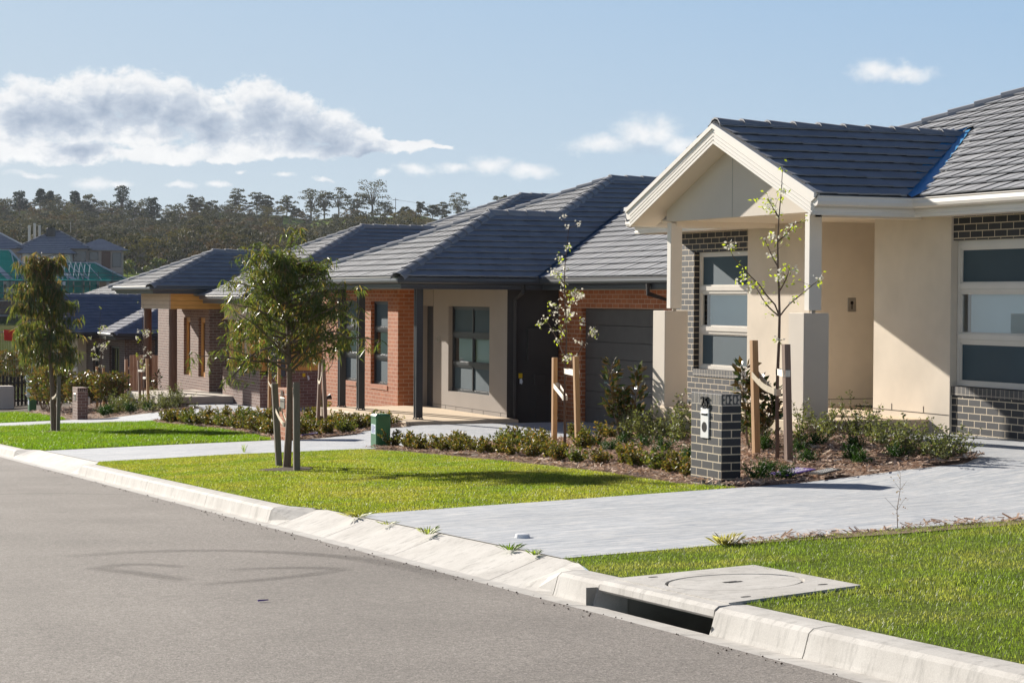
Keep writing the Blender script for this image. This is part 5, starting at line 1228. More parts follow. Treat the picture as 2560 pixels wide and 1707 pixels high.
def plant(kind,x,y,sc,label,group,name='hedge_plant'):
    P=random.choice(PROTO[kind]); z=g(x,y)+.02; rz=random.uniform(0,6.28)
    if id(P) not in used:
        used.add(id(P)); P.location=(x,y,z); P.rotation_euler=(0,0,rz); P.scale=(sc,sc,sc); o=P; o['label']=label; o['group']=group
    else: o=dup(P,(x,y,z),rz,sc,label,group)
    return o
row25=[(11.16,30.35),(11.30,29.95),(11.15,29.5),(11.12,29.03),(11.20,28.55),(11.11,27.97),(11.09,27.4),(11.2,26.95),(11.14,26.41),(11.17,25.85),(11.06,25.35),(11.15,24.85),(11.17,24.30),(11.03,23.65),(10.95,22.97),(10.99,22.43),(11.08,21.85),(10.92,21.25),(10.84,20.55),(10.72,19.9),(10.60,19.35)]
for i,(x,y) in enumerate(row25): plant('hedge',x,y,random.uniform(.82,1.08),'bronze hedge plant edging the front lawn, %s from the green power pillar'%ORD[i],'bronze hedge row along the front lawn')
row25b=[(12.2,30.1),(11.9,29.3),(12.2,28.3),(12.45,27.6),(12.0,27.2),(12.7,29.0),(13.3,28.0),(13.26,26.9),(12.7,26.6),(12.96,26.07),(11.95,26.3),(11.8,24.6),(11.6,25.6)]
for i,(x,y) in enumerate(row25b): plant('hedge',x,y,random.uniform(.8,1.05),'second row hedge plant before the charcoal garage, %s from the far end'%ORD[i],'second hedge row before the garage')
for i,(x,y) in enumerate([(12.11,25.17),(12.11,24.80),(12.23,24.20),(12.12,23.39),(11.84,22.32),(11.51,21.05),(11.48,20.75),(11.75,23.63)]): plant('tuft',x,y,random.uniform(.95,1.3),'dark feathery tuft left of the number 25 letterbox, %s toward it'%ORD[i],'dark tufts left of the letterbox')
for i,(x,y) in enumerate([(12.06,20.22),(12.17,19.63),(11.77,18.80),(12.54,19.84),(12.53,19.05),(12.02,18.32),(11.95,18.0),(12.35,17.95),(11.25,18.75),(10.85,18.25),(11.0,17.98)]): plant('tuft',x,y,random.uniform(.95,1.35),'dark tuft in the mulch right of the letterbox, %s from the magnolia'%ORD[i],'dark tufts in the mulch by the cream house')
for i,(x,y) in enumerate([(12.60,20.31),(13.12,20.55),(13.37,20.25),(12.93,19.11),(12.51,18.01),(12.61,17.64),(12.75,17.45),(13.15,19.6),(12.75,18.5),(12.35,20.8),(12.45,17.3)]): plant('wiry',x,y,random.uniform(.9,1.15),'grey green wiry shrub by the cream porch step, %s in the clump'%ORD[i],'wiry shrubs by the porch step')
for i,(x,y) in enumerate([(12.75,25.11),(12.70,24.58),(12.95,24.71),(12.56,23.64),(12.41,22.93),(12.77,23.01),(12.9,24.0),(13.0,22.3)]): plant('wiry',x,y,random.uniform(.95,1.3),'grey green wiry shrub along the cream porch base, %s from the magnolia'%ORD[i],'wiry shrubs along the porch base')
row23=[(12.40,50.85),(12.28,49.9),(12.25,49.2),(12.23,48.4),(12.22,47.7),(12.17,47.0),(12.18,46.3),(12.17,45.52),(12.2,44.9),(12.16,44.2),(12.1,43.5),(12.05,42.8),(11.95,42.1),(11.91,41.41),(11.82,40.7),(11.74,40.0),(11.68,39.3),(11.5,38.6),(11.35,37.9)]
for i,(x,y) in enumerate(row23): plant('hedge',x,y,random.uniform(1.05,1.45),'low hedge plant edging the bright middle lawn, %s from its far end'%ORD[i],'hedge row along the middle lawn')
for i,(x,y) in enumerate([(13.36,50.2),(13.45,49.0),(13.4,47.6),(13.55,46.9),(13.0,45.6),(13.30,44.98),(13.0,43.6),(14.2,46.2),(14.6,44.6),(14.09,44.0),(13.9,42.6)]): plant('hedge',x,y,random.uniform(1.1,1.5),'hedge plant behind the middle lawn edging row, %s from the far end'%ORD[i],'second hedge row behind the middle lawn')
for i,(x,y) in enumerate([(11.55,36.6),(11.9,36.0),(12.2,35.7),(12.7,36.4),(13.1,36.0),(12.4,36.6),(13.2,37.2),(12.9,38.0),(13.3,38.6),(13.2,39.6),(12.0,37.6),(12.4,38.6)]): plant('hedge',x,y,random.uniform(1.0,1.3),'hedge plant between red letterbox and posted porch, %s from the letterbox'%ORD[i],'hedge plants before the posted porch')
for i,(x,y) in enumerate([(12.2,40.3),(12.6,41.2),(13.0,42.4),(12.5,43.3),(12.9,44.2),(12.9,47.5)]): plant('tuft',x,y,random.uniform(1.3,1.8),'dark feathery tuft behind the red letterbox, %s going back'%ORD[i],'dark tufts behind the red letterbox')
for i,(x,y) in enumerate([(13.2,60.2),(12.95,58.9),(13.2,58.2),(13.4,57.2),(13.7,56.9),(13.6,56.0),(13.95,55.6),(14.1,56.6),(14.1,57.0),(13.3,59.4),(13.75,58.6),(13.6,60.6)]): plant('wiry',x,y,random.uniform(1.1,1.5),'pale wiry shrub before the cedar porch slab, %s from the letterbox side'%ORD[i],'wiry shrubs before the cedar porch')
for i,(x,y) in enumerate([(12.85,60.7),(12.9,59.6),(12.65,58.9),(13.0,57.6),(13.3,56.6),(12.45,58.6)]): plant('tuft',x,y,random.uniform(1.5,2.1),'dark tuft right of the brown letterbox, %s away from it'%ORD[i],'dark tufts by the brown letterbox')
for p in [p for k in PROTO.values() for p in k if id(p) not in used]:
    for ch in list(p.children): bpy.data.objects.remove(ch)
    bpy.data.objects.remove(p)
# flowering weed stalk by the near lawn
t=thing('weed_stalk',(8.93,12.95,g(8.93,12.95)),'thin reddish weed stalk standing at the near lawn edge','weed'); mb=MB(); b0=Vector((8.93,12.95,g(8.93,12.95)))
P=[b0,b0+Vector((.0,.01,.14)),b0+Vector((.02,.0,.30)),b0+Vector((.02,0,.43))]; mb.tube(P,[.004,.003,.002,.001],4,False)
for s,dx,dz in ((1,-.09,.10),(1,.06,.10),(2,-.04,.06),(2,.05,.07),(3,-.02,.03)): mb.tube([P[s],P[s]+Vector((dx,-dx*.4,dz))],[.002,.001],3,False)
mb.build('stalk',M['bark'],t); Cc=np.array([tuple(b0+Vector((.01+rng.normal(0,.05),rng.normal(0,.02),.2+rng.uniform(-.15,.24)))) for _ in range(26)]); leaves_mesh(Cc,rng.normal(0,1,(26,3)),rng.uniform(.012,.03,26),rng.uniform(.006,.012,26),'foliage',M['euc_tip'],t)
# ------------------------------------------------------------------ the valley and the wooded hill
HD=[(95,-5.6),(150,-6.4),(220,-5.6),(300,-4.0),(360,.8),(400,2.6),(450,4.6),(520,8.0),(600,12.2),(700,18.0),(760,23.6),(800,28.6),(850,33.8),(900,34.3),(1000,28),(1200,10),(1600,-20)]
HX=np.array([a for a,b in HD]); HZ=np.array([b for a,b in HD])
def hill(d,az):
    return np.interp(d,HX,HZ)*1.0 + np.where(np.asarray(d)>430,1.0,0)*(1.6*np.sin(az*1.3+.5)+1.0*np.sin(az*3.1)+.9*np.sin(np.asarray(d)*.021+az*.9))*np.clip((np.asarray(d)-430)/200,0,1)
def hz(x,y): return float(hill(math.hypot(x,y),math.degrees(math.atan2(x,y))))
azs=np.arange(-20,75.1,1.0); ds=[95,110,130,150,180,220,260,300,330,360,400,430,460,500,540,580,620,660,700,740,780,815,850,880,920,1000,1100,1300,1600]
A_,D_=np.meshgrid(azs,ds); Zh=hill(D_,A_); Xh=D_*np.sin(np.radians(A_)); Yh=D_*np.cos(np.radians(A_))
nV=np.stack([Xh,Yh,Zh],-1).reshape(-1,3); na=len(azs); F=[]
for i in range(len(ds)-1):
    for j in range(na-1): F.append((i*na+j,i*na+j+1,(i+1)*na+j+1,(i+1)*na+j))
struct(npmesh('hillside',nV,np.array(F),M['hill'],smooth=True))
mb=MB()
def ring_patch(a0,a1,d0,d1,wob=0):
    n=12; m=6
    for i in range(n):
        for j in range(m):
            q=[]
            for (u,v) in ((i,j),(i+1,j),(i+1,j+1),(i,j+1)):
                a=a0+(a1-a0)*u/n; d=d0+(d1-d0)*v/m+wob*math.sin(a*4.0)*(1-v/m); q.append((d*math.sin(R(a)),d*math.cos(R(a)),float(hill(d,a))+.6))
            mb.poly(q)
ring_patch(17.0,26,790,872,14)
struct(mb.build('paddock',M['paddock'],smooth=True))

def far_crown(seed,H_,rx,clumps,nleaf,sz,form='gum'):
    """a crown of leaf clumps on forking limbs, base at the origin; returns (V,F) foliage and an MB of limbs"""
    rd=np.random.default_rng(seed); V_=[]; mb=MB(); rp=random.Random(seed)
    mb.tube([(0,0,-1),(rp.gauss(0,.15),rp.gauss(0,.15),H_*.3),(rp.gauss(0,.35),rp.gauss(0,.35),H_*.62)],[.032*H_,.026*H_,.016*H_],5,False)
    for k in range(clumps):
        u=(k+.5)/clumps; a=k*2.4+rd.uniform(-.6,.6)
        if form=='gum': zc=H_*(.34+.58*u+rd.uniform(-.06,.06)); r=rx*math.sqrt(max(.05,1-((u-.45)/.72)**2))*rd.uniform(.15,.95)
        elif form=='pine': zc=H_*(.35+.62*u); r=rx*(1.0-.72*u)*rd.uniform(.3,.95)
        else: zc=H_*(.22+.62*u); r=rx*math.sqrt(max(.05,1-((u-.3)/.8)**2))*rd.uniform(.2,.9)
        c=np.array([math.cos(a)*r,math.sin(a)*r,zc]); s=rx*rd.uniform(.24,.42)*(1 if form!='pine' else 1.0)
        mb.tube([(0,0,H_*.35),(c[0]*.5,c[1]*.5,H_*.3+zc*.45),tuple(c)],[.012*H_,.008*H_,.003*H_],4,False)
        d=rd.normal(0,1,(nleaf,3)); d/=np.linalg.norm(d,axis=1,keepdims=True); d[:,2]=np.abs(d[:,2])*.95-.30
        p=c+d*s*np.array([1.1,1.1,.78])*rd.uniform(.55,1.05,(nleaf,1))
        nn=d*np.array([1,1,1.0])+rd.normal(0,.38,(nleaf,3)); n1=np.cross(nn,rd.normal(0,1,(nleaf,3))); n1/=np.linalg.norm(n1,axis=1,keepdims=True); n2=np.cross(n1,nn); n2/=np.linalg.norm(n2,axis=1,keepdims=True)
        q=rd.uniform(.5,1.2,(nleaf,1))*sz
        V_.append(np.stack([p-n1*q,p-n2*q*.55,p+n1*q,p+n2*q*.55],1))
    Vv=np.concatenate(V_).reshape(-1,3); return Vv,np.arange(len(Vv)).reshape(-1,4),mb
# trees standing out on the skyline: each its own thing
SKY=[(137.9,808.3,41.4,'p'),(145.8,806.9,42.6,'p'),(149.5,806.3,41.7,'p'),(159.2,804.4,42.0,'p'),(163.8,803.5,41.1,'g'),(168.0,802.6,39.4,'b'),(177.3,800.6,44.6,'p'),(182.4,799.5,40.1,'b'),(189.0,797.9,39.9,'p'),(198.2,795.7,38.6,'b'),(205.0,794.0,41.3,'g'),(211,792,39.8,'b'),(229.6,818.4,45.4,'g'),(238.0,816.0,44.6,'g'),(242.3,814.7,43.2,'g'),(249.9,812.4,42.8,'g'),(253.8,811.2,38.3,'b'),(259.8,809.3,47.0,'g'),(265.1,807.6,45.2,'g'),(270.8,805.7,46.6,'g'),(278.1,803.2,44.6,'g'),(284.2,801.1,50.3,'g'),(289.5,799,41.5,'b'),(297.0,796.4,38.0,'b'),(303.4,794.0,41.1,'g'),(308,792,40.3,'b'),(312.1,790.6,41.0,'g'),(318.6,788.0,44.6,'g'),(335.2,781.1,44.2,'g'),(125.8,810.3,41.1,'p'),(131.9,809.3,39.6,'b'),(341,778.5,41.5,'b')]
SKY.sort(key=lambda s:s[0]/s[1])
kinds={'p':'dark pine on the hill skyline','g':'tall gum tree on the hill skyline','b':'rounded low tree on the hill skyline'}
cnt={}
for i,(x,y,zt,k) in enumerate(SKY):
    z=hz(x,y)-.4; h=max(4.5,zt-z); cnt[k]=cnt.get(k,0)+1
    Vv,Ff,mb=far_crown(500+i,h,h*({'p':.36,'g':.43,'b':.62}[k])*random.uniform(.85,1.2),{'p':24,'g':20,'b':14}[k],{'p':60,'g':52,'b':70}[k],.40,{'p':'pine','g':'gum','b':'bush'}[k])
    t=thing('skyline_tree',(x,y,z),'%s, %s of its kind from left'%(kinds[k],ORD[cnt[k]-1]),'tree','trees on the hill skyline')
    o=npmesh('crown',Vv+np.array([x,y,z]),Ff,M['pinefar'] if k=='p' else M['gumfar'],t)
    for p in range(len(mb.v)): mb.v[p]=(mb.v[p][0]+x,mb.v[p][1]+y,mb.v[p][2]+z)
    mb.build('trunk',M['trunkfar'],t)
# the wood below the crest: one mass
prot=[]
for s in range(9):
    form=('gum','gum','bush','gum','bush','gum','gum','bush','gum')[s]; Vv,Ff,mb=far_crown(900+s,1.0,.47 if form=='gum' else .58,12,44,.042,form); prot.append((Vv,mb))
fr=np.random.default_rng(77); VF=[];MI=[];VT=[];FT=[];off=0
pts=[]
for d in np.arange(455,870,6.4):
    n=int(d*R(22)/6.8)
    for a in np.linspace(3.5,27.5,n): 
        aa=a+fr.normal(0,.22); dd=d+fr.normal(0,2.6)
        if dd>(864 if aa<16.6 else 846): continue
        if 17.0<aa<27 and dd>776+14*math.sin(aa*4.0): 
            if fr.uniform()>.12: continue
        if math.sin(aa*2.1+dd*.013)*math.sin(dd*.031-aa)>.93: continue
        pts.append((aa,dd))
for aa,dd in pts:
    x,y=dd*math.sin(R(aa)),dd*math.cos(R(aa)); z=float(hill(dd,aa))-.3
    h=fr.uniform(5.2,9.5)*(1.1 if dd<520 else 1.0 if dd<760 else .72); k=fr.integers(0,9); Vv,mb=prot[k]; a=fr.uniform(0,6.28); ca_,sa_=math.cos(a),math.sin(a); s=h*np.array([fr.uniform(.80,1.15)]*2+[1.0])
    W=Vv*s; W=np.stack([W[:,0]*ca_-W[:,1]*sa_+x,W[:,0]*sa_+W[:,1]*ca_+y,W[:,2]+z],1); VF.append(W); MI.append(np.full(len(W)//4,fr.choice(5,p=[.30,.26,.18,.16,.10]),dtype=np.int32))
    if dd<560 or fr.uniform()<.12:
        T=np.array(mb.v)*s; T=np.stack([T[:,0]*ca_-T[:,1]*sa_+x,T[:,0]*sa_+T[:,1]*ca_+y,T[:,2]+z],1); VT.append(T); FT+= [tuple(i+off for i in f) for f in mb.f]; off+=len(T)
VF=np.concatenate(VF); Ff=np.arange(len(VF)).reshape(-1,4)
WM=[]
for i,(c1,c2) in enumerate((((0.032,0.038,0.019),(0.071,0.076,0.036)),((0.050,0.055,0.024),(0.112,0.107,0.045)),((0.078,0.061,0.033),(0.154,0.118,0.064)),((0.068,0.074,0.045),(0.142,0.142,0.084)),((0.085,0.082,0.026),(0.188,0.168,0.056)))):
    t=NT('wood_foliage'); gg=t.n('ShaderNodeNewGeometry'); o=t.coord(); nb=t.noise(o,.03,3,.6)
    col=t.ramp(gg.outputs['Random Per Island'],[(0,c1),(1,c2)]); col=t.mix(1,col,t.ramp(nb,[(.3,(.85,.9,1.0)),(.7,(1.15,1.02,.9))]),'MULTIPLY')
    p_=t.pbsdf(col,.75,.1); tr=t.n('ShaderNodeBsdfTranslucent'); t.l(t.mix(1,col,(1.4,1.3,.6),'MULTIPLY'),tr.inputs[0]); mx=t.n('ShaderNodeMixShader'); mx.inputs[0].default_value=.14; t.l(p_,mx.inputs[1]); t.l(tr.outputs[0],mx.inputs[2]); WM.append(t.done(mx.outputs[0]))
fo=npmesh('hill_forest',VF,Ff,WM); fo.data.polygons.foreach_set('material_index',np.concatenate(MI)); stuff(fo)
me=bpy.data.meshes.new('hill_forest_trunks'); VT=np.concatenate(VT); me.from_pydata(VT.tolist(),[],FT); me.materials.append(M['trunkfar']); stuff(link_obj('hill_forest_trunks',me))
# power pole on the ridge
t=thing('power_pole',(293.6,797.6,33.0),'thin power pole with a crossarm on the grassy ridge','power pole'); z=hz(293.6,797.6)-.3
mb=MB(); mb.tube([(293.65,797.65,z),(293.65,797.65,42.4)],[.17,.12],6); mb.build('pole',M['trunkfar'],t); mb=MB(); mb.tube([(292.5,798.0,41.6),(294.8,797.3,41.6)],.08,4); mb.build('crossarm',M['trunkfar'],t)
t=thing('power_line',(293.6,797.6,41.6),'thin sagging power lines strung along the ridge from the pole','power line')
mb=MB()
for o_ in (-.9,.9):
    for (ex,ey,ez) in ((255,812,44.5),(345,777,40.0)):
        P=[(293.65+(ex-293.65)*s,797.6+(ey-797.6)*s,41.7+(ez-41.7)*s-2.2*math.sin(math.pi*s)+o_*.15) for s in [i/10 for i in range(11)]]; mb.tube(P,.030,3,False)
mb.build('wire',M['trunkfar'],t)

# ------------------------------------------------------------------ houses across the valley
def hip(mb,cx,cy,hx,hy,ze,zr,over=.5,m=0):
    hx+=over; hy+=over; i=min(hx,hy)
    a=[(cx-hx,cy-hy,ze),(cx+hx,cy-hy,ze),(cx+hx,cy+hy,ze),(cx-hx,cy+hy,ze)]
    if hx>=hy: r=[(cx-hx+i,cy,zr),(cx+hx-i,cy,zr)]; fs=[(a[0],a[1],r[1],r[0]),(a[2],a[3],r[0],r[1]),(a[1],a[2],r[1]),(a[3],a[0],r[0])]
    else: r=[(cx,cy-hy+i,zr),(cx,cy+hy-i,zr)]; fs=[(a[1],a[2],r[1],r[0]),(a[3],a[0],r[0],r[1]),(a[0],a[1],r[0]),(a[2],a[3],r[1])]
    for f in fs:
        A_=Vector(f[0]); B_=Vector(f[1]); T=(B_-A_).normalized(); up=(Vector(f[2])-A_); S=(up-T*up.dot(T)).normalized()
        mb.poly(f,uv=[((Vector(p)-A_).dot(T),(Vector(p)-A_).dot(S)) for p in f],m=m)
    mb.poly(a[::-1],m=m); return a,r
t=NT('far_roof_tile'); uv=t.coord('UV'); sp=t.n('ShaderNodeSeparateXYZ'); t.l(uv,sp.inputs[0]); fz=t.math('FRACT',t.math('DIVIDE',sp.outputs[1],.62)); ln=t.math('LESS_THAN',fz,.22); nn=t.noise(t.coord(),1.5,3)
M['farroof']=t.done(t.pbsdf(t.mix(ln,t.ramp(nn,[(.3,(.26,.265,.30)),(.7,(.33,.335,.365))]),(.035,.036,.045)),.5,.5))
M['farwall']=m_plain('taupe_far_wall',(.42,.34,.29),.85,.2,.06,.3); M['farwhite']=m_plain('white_far_wall',(.62,.62,.62),.8,.2,.05,.3); M['farglass']=m_plain('far_window_glass',(.06,.075,.09),.12,.8,.1,.5)
M['teal']=None
def far_house(x,y,rz,label,build):
    t=thing('far_house',(x,y,hz(x,y)),label,'house'); build(t,x,y); t.rotation_euler=(0,0,rz); return t
def wbox(parent,x0,x1,y0,y1,z0,z1,mat,name='wall'):
    mb=MB(); mb.box(x0,x1,y0,y1,z0,z1); return mb.build(name,mat,parent)
def fwin(parent,x0,x1,z0,z1,Y):
    mb=MB(); mb.box(x0-.1,x1+.1,Y-.06,Y+.05,z0-.1,z1+.1); w=mb.build('window',M['frame_d'],parent); mb=MB(); n=max(1,int((x1-x0)/1.0)); 
    for i in range(n): mb.box(x0+(x1-x0)*i/n+.04,x0+(x1-x0)*(i+1)/n-.04,Y-.09,Y-.05,z0,z1)
    mb.build('pane',M['farglass'],w)
def hA(t,x,y):
    zg=hz(x,y)-1; e=8.95
    wbox(t,x-8.5,x+4,y-5,y+6,zg,e,M['farwall']); mb=MB(); a,r=hip(mb,x-2.2,y+.5,6.3,5.6,e,12.35,.7); ro=mb.build('roof',M['farroof'],t)
    mb=MB(); 
    for A,B in ((a[0],r[0]),(a[1],r[1]),(r[0],r[1])): mb.tube([Vector(A)+Vector((0,0,.06)),Vector(B)+Vector((0,0,.1))],.16,5)
    mb.build('ridge_cap',M['farroof'],ro)
    wbox(t,x+4.05,x+10.5,y-4.2,y+4.5,zg,e-.2,M['farwall']); mb=MB(); a,r=hip(mb,x+6.2,y+.6,5.0,4.6,e-.25,11.0,.7); ro=mb.build('roof',M['farroof'],t)
    fwin(t,x+1.5,x+3.7,6.6,8.4,y-5); fwin(t,x+4.4,x+5.9,6.9,8.3,y-4.2)
    wbox(t,x+6.6,x+8.3,y-4.26,y-4.15,5.2,8.5,M['post_wood'],'cladding_panel'); fwin(t,x+8.7,x+10.2,5.6,8.2,y-4.2); wbox(t,x-.2,x+1.2,y-5.3,y-5.01,5.8,8.6,M['farwhite'],'white_wall_panel')
    mb=MB(); hip(mb,x-3.4,y-7.0,5.2,2.0,7.9,9.6,.4); mb.build('lower_roof',M['farroof'],t)
    wbox(t,x-7.8,x+1.0,y-8.4,y-5.05,zg,7.85,M['farwhite'],'porch_wall')
    mb=MB(); mb.bbox(x-3.9,x-2.2,y-1.6,y-.1,11.3,13.0,.2); mb.build('roof_cooler',M['black'],ro)
    mb=MB(); mb.tube([(x+.6,y+.5,12.2),(x+.6,y+.5,14.2)],.05,4); mb.build('roof_aerial',M['steel'],ro)
far_house(74.9,386,R(-14),'two storey taupe house with grey hip roofs and black rooftop cooler',hA)
def hB(t,x,y):
    zg=hz(x,y)-1; e=8.8; wbox(t,x-8,x+5,y-5,y+5,zg,e,M['farwall']); mb=MB(); a,r=hip(mb,x-1.5,y,6.5,5.2,e,12.0,.7); ro=mb.build('roof',M['farroof'],t)
    mb=MB()
    for A,B in ((a[1],r[1]),(r[0],r[1])): mb.tube([Vector(A)+Vector((0,0,.06)),Vector(B)+Vector((0,0,.1))],.17,5)
    mb.build('ridge_cap',M['farwhite'],ro)
    mb=MB()
    for dx in (0,1.0,1.9): mb.tube([(x+5.6+dx,y+3,zg),(x+5.6+dx,y+3,13.6+.4*(dx==1.0))],.26,6)
    mb.build('flue',M['steel'],t)
far_house(62.5,389,R(-10),'grey hip roofed house with twin flues at the far left below the hill',hB)
# houses under construction: teal wrapped roof frames behind scaffolding
t=NT('teal_roof_wrap'); o=t.coord(); nn=t.noise(o,.9,4,.6); tr=t.n('ShaderNodeBsdfTransparent'); tr.inputs[0].default_value=(.5,.9,.85,1); mx=t.n('ShaderNodeMixShader'); mx.inputs[0].default_value=.80
tl=t.n('ShaderNodeBsdfTranslucent'); tl.inputs[0].default_value=(.0,.26,.26,1); m2=t.n('ShaderNodeMixShader'); m2.inputs[0].default_value=.35
t.l(t.pbsdf(t.ramp(nn,[(.3,(.0,.10,.11)),(.7,(.004,.18,.185))]),.7,.3),m2.inputs[1]); t.l(tl.outputs[0],m2.inputs[2]); t.l(tr.outputs[0],mx.inputs[1]); t.l(m2.outputs[0],mx.inputs[2]); M['teal']=t.done(mx.outputs[0])
M['pale']=m_plain('pale_batten',(.55,.60,.62),.7,.2,.05,1); M['scaf']=m_plain('scaffold_tube',(.06,.075,.085),.5,.4,.1,1)
def site(x0,x1,y,ze,zr,rl,rr,label,strips,open_):
    """a roof frame seen across the valley: eave x0..x1 at y, ridge rl..rr"""
    t=thing('house_frame',((x0+x1)/2,y,hz((x0+x1)/2,y)),label,'construction site'); dp=6.0; e=.0
    mb=MB(); mb.poly([(x0,y,ze),(x1,y,ze),(rr,y+dp,zr),(rl,y+dp,zr)]); mb.poly([(x1,y,ze),(x1,y+2*dp,ze),(rr,y+dp,zr)]); mb.poly([(x1,y+2*dp,ze),(x0,y+2*dp,ze),(rl,y+dp,zr),(rr,y+dp,zr)]); mb.build('roof_wrap',M['teal'],t)
    mb=MB(); n=int((x1-x0)/.75)
    for i in range(n+1):
        u=x0+(x1-x0)*i/n; 
        if u<open_[0] or u>open_[1]: continue
        s=min(1,(x1-u)/max(.1,(x1-rr))) if u>rr else 1
        mb.tube([(u,y-.1,ze+.05),(u+(0),y+dp*s-.1,ze+(zr-ze)*s+.05)],.09,4)
        mb.tube([(u,y-.1,ze+.05),(u+.9,y+dp*s*.5,ze+(zr-ze)*s*.9)],.06,4)
    mb.tube([(x1,y-.05,ze+.05),(rr,y+dp,zr+.08)],.14,4); mb.tube([(rl,y+dp,zr+.05),(rr,y+dp,zr+.05)],.1,4)
    mb.build('rafter',M['pale'],t)
    mb=MB()
    for (a,b,w) in strips: mb.poly([(a,y-.15,ze+.04),(a+w,y-.15,ze+.04),(b+w,y+dp-.1,zr+.10),(b,y+dp-.1,zr+.10)])
    mb.build('valley_board',M['farwhite'],t)
    rd=random.Random(int(x0)); mb=MB(); mb2=MB(); mb3=MB(); u=x0+.6
    while u<x1-1:
        w=rd.uniform(.7,1.6); k=rd.random()
        (mb if k<.45 else mb2 if k<.75 else mb3).box(u,u+w,y+1.1,y+1.3,ze-2.8,ze-.25); u+=w+rd.uniform(.1,.5)
    mb.build('wall_sheeting',M['teal'],t); mb2.build('wall_wrap',M['farwhite'],t); mb3.build('wall_lining',M['fence_t'],t)
    mb=MB(); mb.box(x0+.5,x1-.6,y+1.4,y+10,ze-7,ze-3.1); mb.build('lower_wall',M['br_brick'],t)
    mb=MB(); mb.box(x0+.5,x1-.6,y+1.35,y+10,ze-3.05,ze-2.85); mb.box(x0,x1,y-.9,y-.1,ze-.28,ze-.12); mb.build('floor_slab',M['scaf'],t)
    mb=MB(); u=x0-.6; zb=hz((x0+x1)/2,y)-1
    while u<x1+.8:
        mb.tube([(u,y-1.1,zb),(u,y-1.1,ze+1.3)],.055,4); mb.tube([(u,y-.1,zb),(u,y-.1,ze+.2)],.05,4); u+=2.2
    for z_ in (ze+1.0,ze+.5,ze-1.0,ze-2.0,ze-3.0,ze-4.2,ze-5.2): mb.tube([(x0-.6,y-1.1,z_),(x1+.8,y-1.1,z_)],.045,4)
    mb.build('scaffold',M['scaf'],t); mb=MB(); mb.box(x0-.6,x1+.8,y-1.1,y-.3,ze-3.2,ze-3.1); mb.box(x0-.6,x1+.8,y-1.1,y-.3,ze-5.4,ze-5.3); mb.build('scaffold_plank',M['pale'],t); return t
site(52.0,67.2,299,2.40,5.0,54.5,63.3,'right hand house frame with teal wrapped roof behind scaffolding',[(58.6,55.4,.9),(61.1,58.6,.22),(63.0,61.9,.15)],(54,61.5))
site(40.0,54.6,304,2.35,6.9,44.0,51.2,'left house frame with teal wrapped roof, tallest of the scaffolded pair',[(50.0,46.4,.95),(54.2,51.3,.25)],(50.8,54.6))
# a small blue grey hip roof at the very edge and a pale tiled roof above the far house ridge
def hC(t,x,y):
    zg=hz(x,y)-1; wbox(t,x-5,x+4.4,y-4,y+4,zg,7.0,M['farwhite']); mb=MB(); a,r=hip(mb,x-1,y,5.4,4.2,7.0,9.4,.5); ro=mb.build('roof',M['farroof'],t)
    mb=MB(); mb.tube([Vector(a[1])+Vector((0,0,.1)),Vector(r[1])+Vector((0,0,.12))],.2,5); mb.build('ridge_cap',M['farwhite'],ro)
far_house(52.5,350,R(-8),'small blue grey roofed house at the extreme left edge above the scaffold',hC)
t=thing('far_house',(24,98,-5.2),'pale tiled low roof just above the far dark roof ridge','house'); mb=MB()
tiled(mb,(20.0,104,-.25),(0,-1,0),(CA,0,SA),[[(0,0),(11,0),(8,3.0),(3,3.0)]]); mb.build('roof',M['tile'],t); mb=MB(); mb.box(20.6,30,93.5,103.5,-5.6,-.3); mb.build('wall',M['farwall'],t)
# shrubs at the foot of the hill
for i,(az,d,h) in enumerate(((11.6,430,6.0),(12.6,436,4.6),(10.6,428,4.2),(13.4,440,5))):
    x,y=d*math.sin(R(az)),d*math.cos(R(az)); z=hz(x,y)-.3; Vv,Ff,mb=far_crown(700+i,h,h*.55,12,60,.30,'bush'); t=thing('valley_shrub',(x,y,z),'green shrub in the grass behind the two storey house, %s from the left'%ORD[i],'shrub','valley shrubs')
    npmesh('crown',Vv+np.array([x,y,z]),Ff,M['hedge_o'],t); 
    for p in range(len(mb.v)): mb.v[p]=(mb.v[p][0]+x,mb.v[p][1]+y,mb.v[p][2]+z)
    mb.build('trunk',M['trunkfar'],t)
mb=MB(); ring_patch(9.8,15,405,450,0); struct(mb.build('paddock',M['paddock'],smooth=True))
# ------------------------------------------------------------------ sky, sun, camera
SUN=Vector((-.28,1,.405)).normalized()
w=bpy.data.worlds.new('World'); bpy.context.scene.world=w; w.use_nodes=True; t=w.node_tree; t.nodes.clear()
class WT(NT):
    def __init__(s,tree): s.t=tree
W=WT(t)
sky=W.n('ShaderNodeTexSky'); sky.sky_type='NISHITA'; sky.sun_disc=False; sky.sun_elevation=math.asin(SUN.z); sky.sun_rotation=math.atan2(SUN.x,SUN.y); sky.altitude=300; sky.air_density=1.0; sky.dust_density=.6; sky.ozone_density=2.0
STR=.05; EXPO=1.02; K=1/(STR*2**EXPO)
co=W.coord('Generated'); sp=W.n('ShaderNodeSeparateXYZ'); W.l(co,sp.inputs[0])
az=W.math('MULTIPLY',W.math('ARCTAN2',sp.outputs[0],sp.outputs[1]),57.29578); el=W.math('MULTIPLY',W.math('ARCSINE',sp.outputs[2]),57.29578)
cv=W.n('ShaderNodeCombineXYZ'); W.l(az,cv.inputs[0]); W.l(el,cv.inputs[1]); P0=cv.outputs[0]
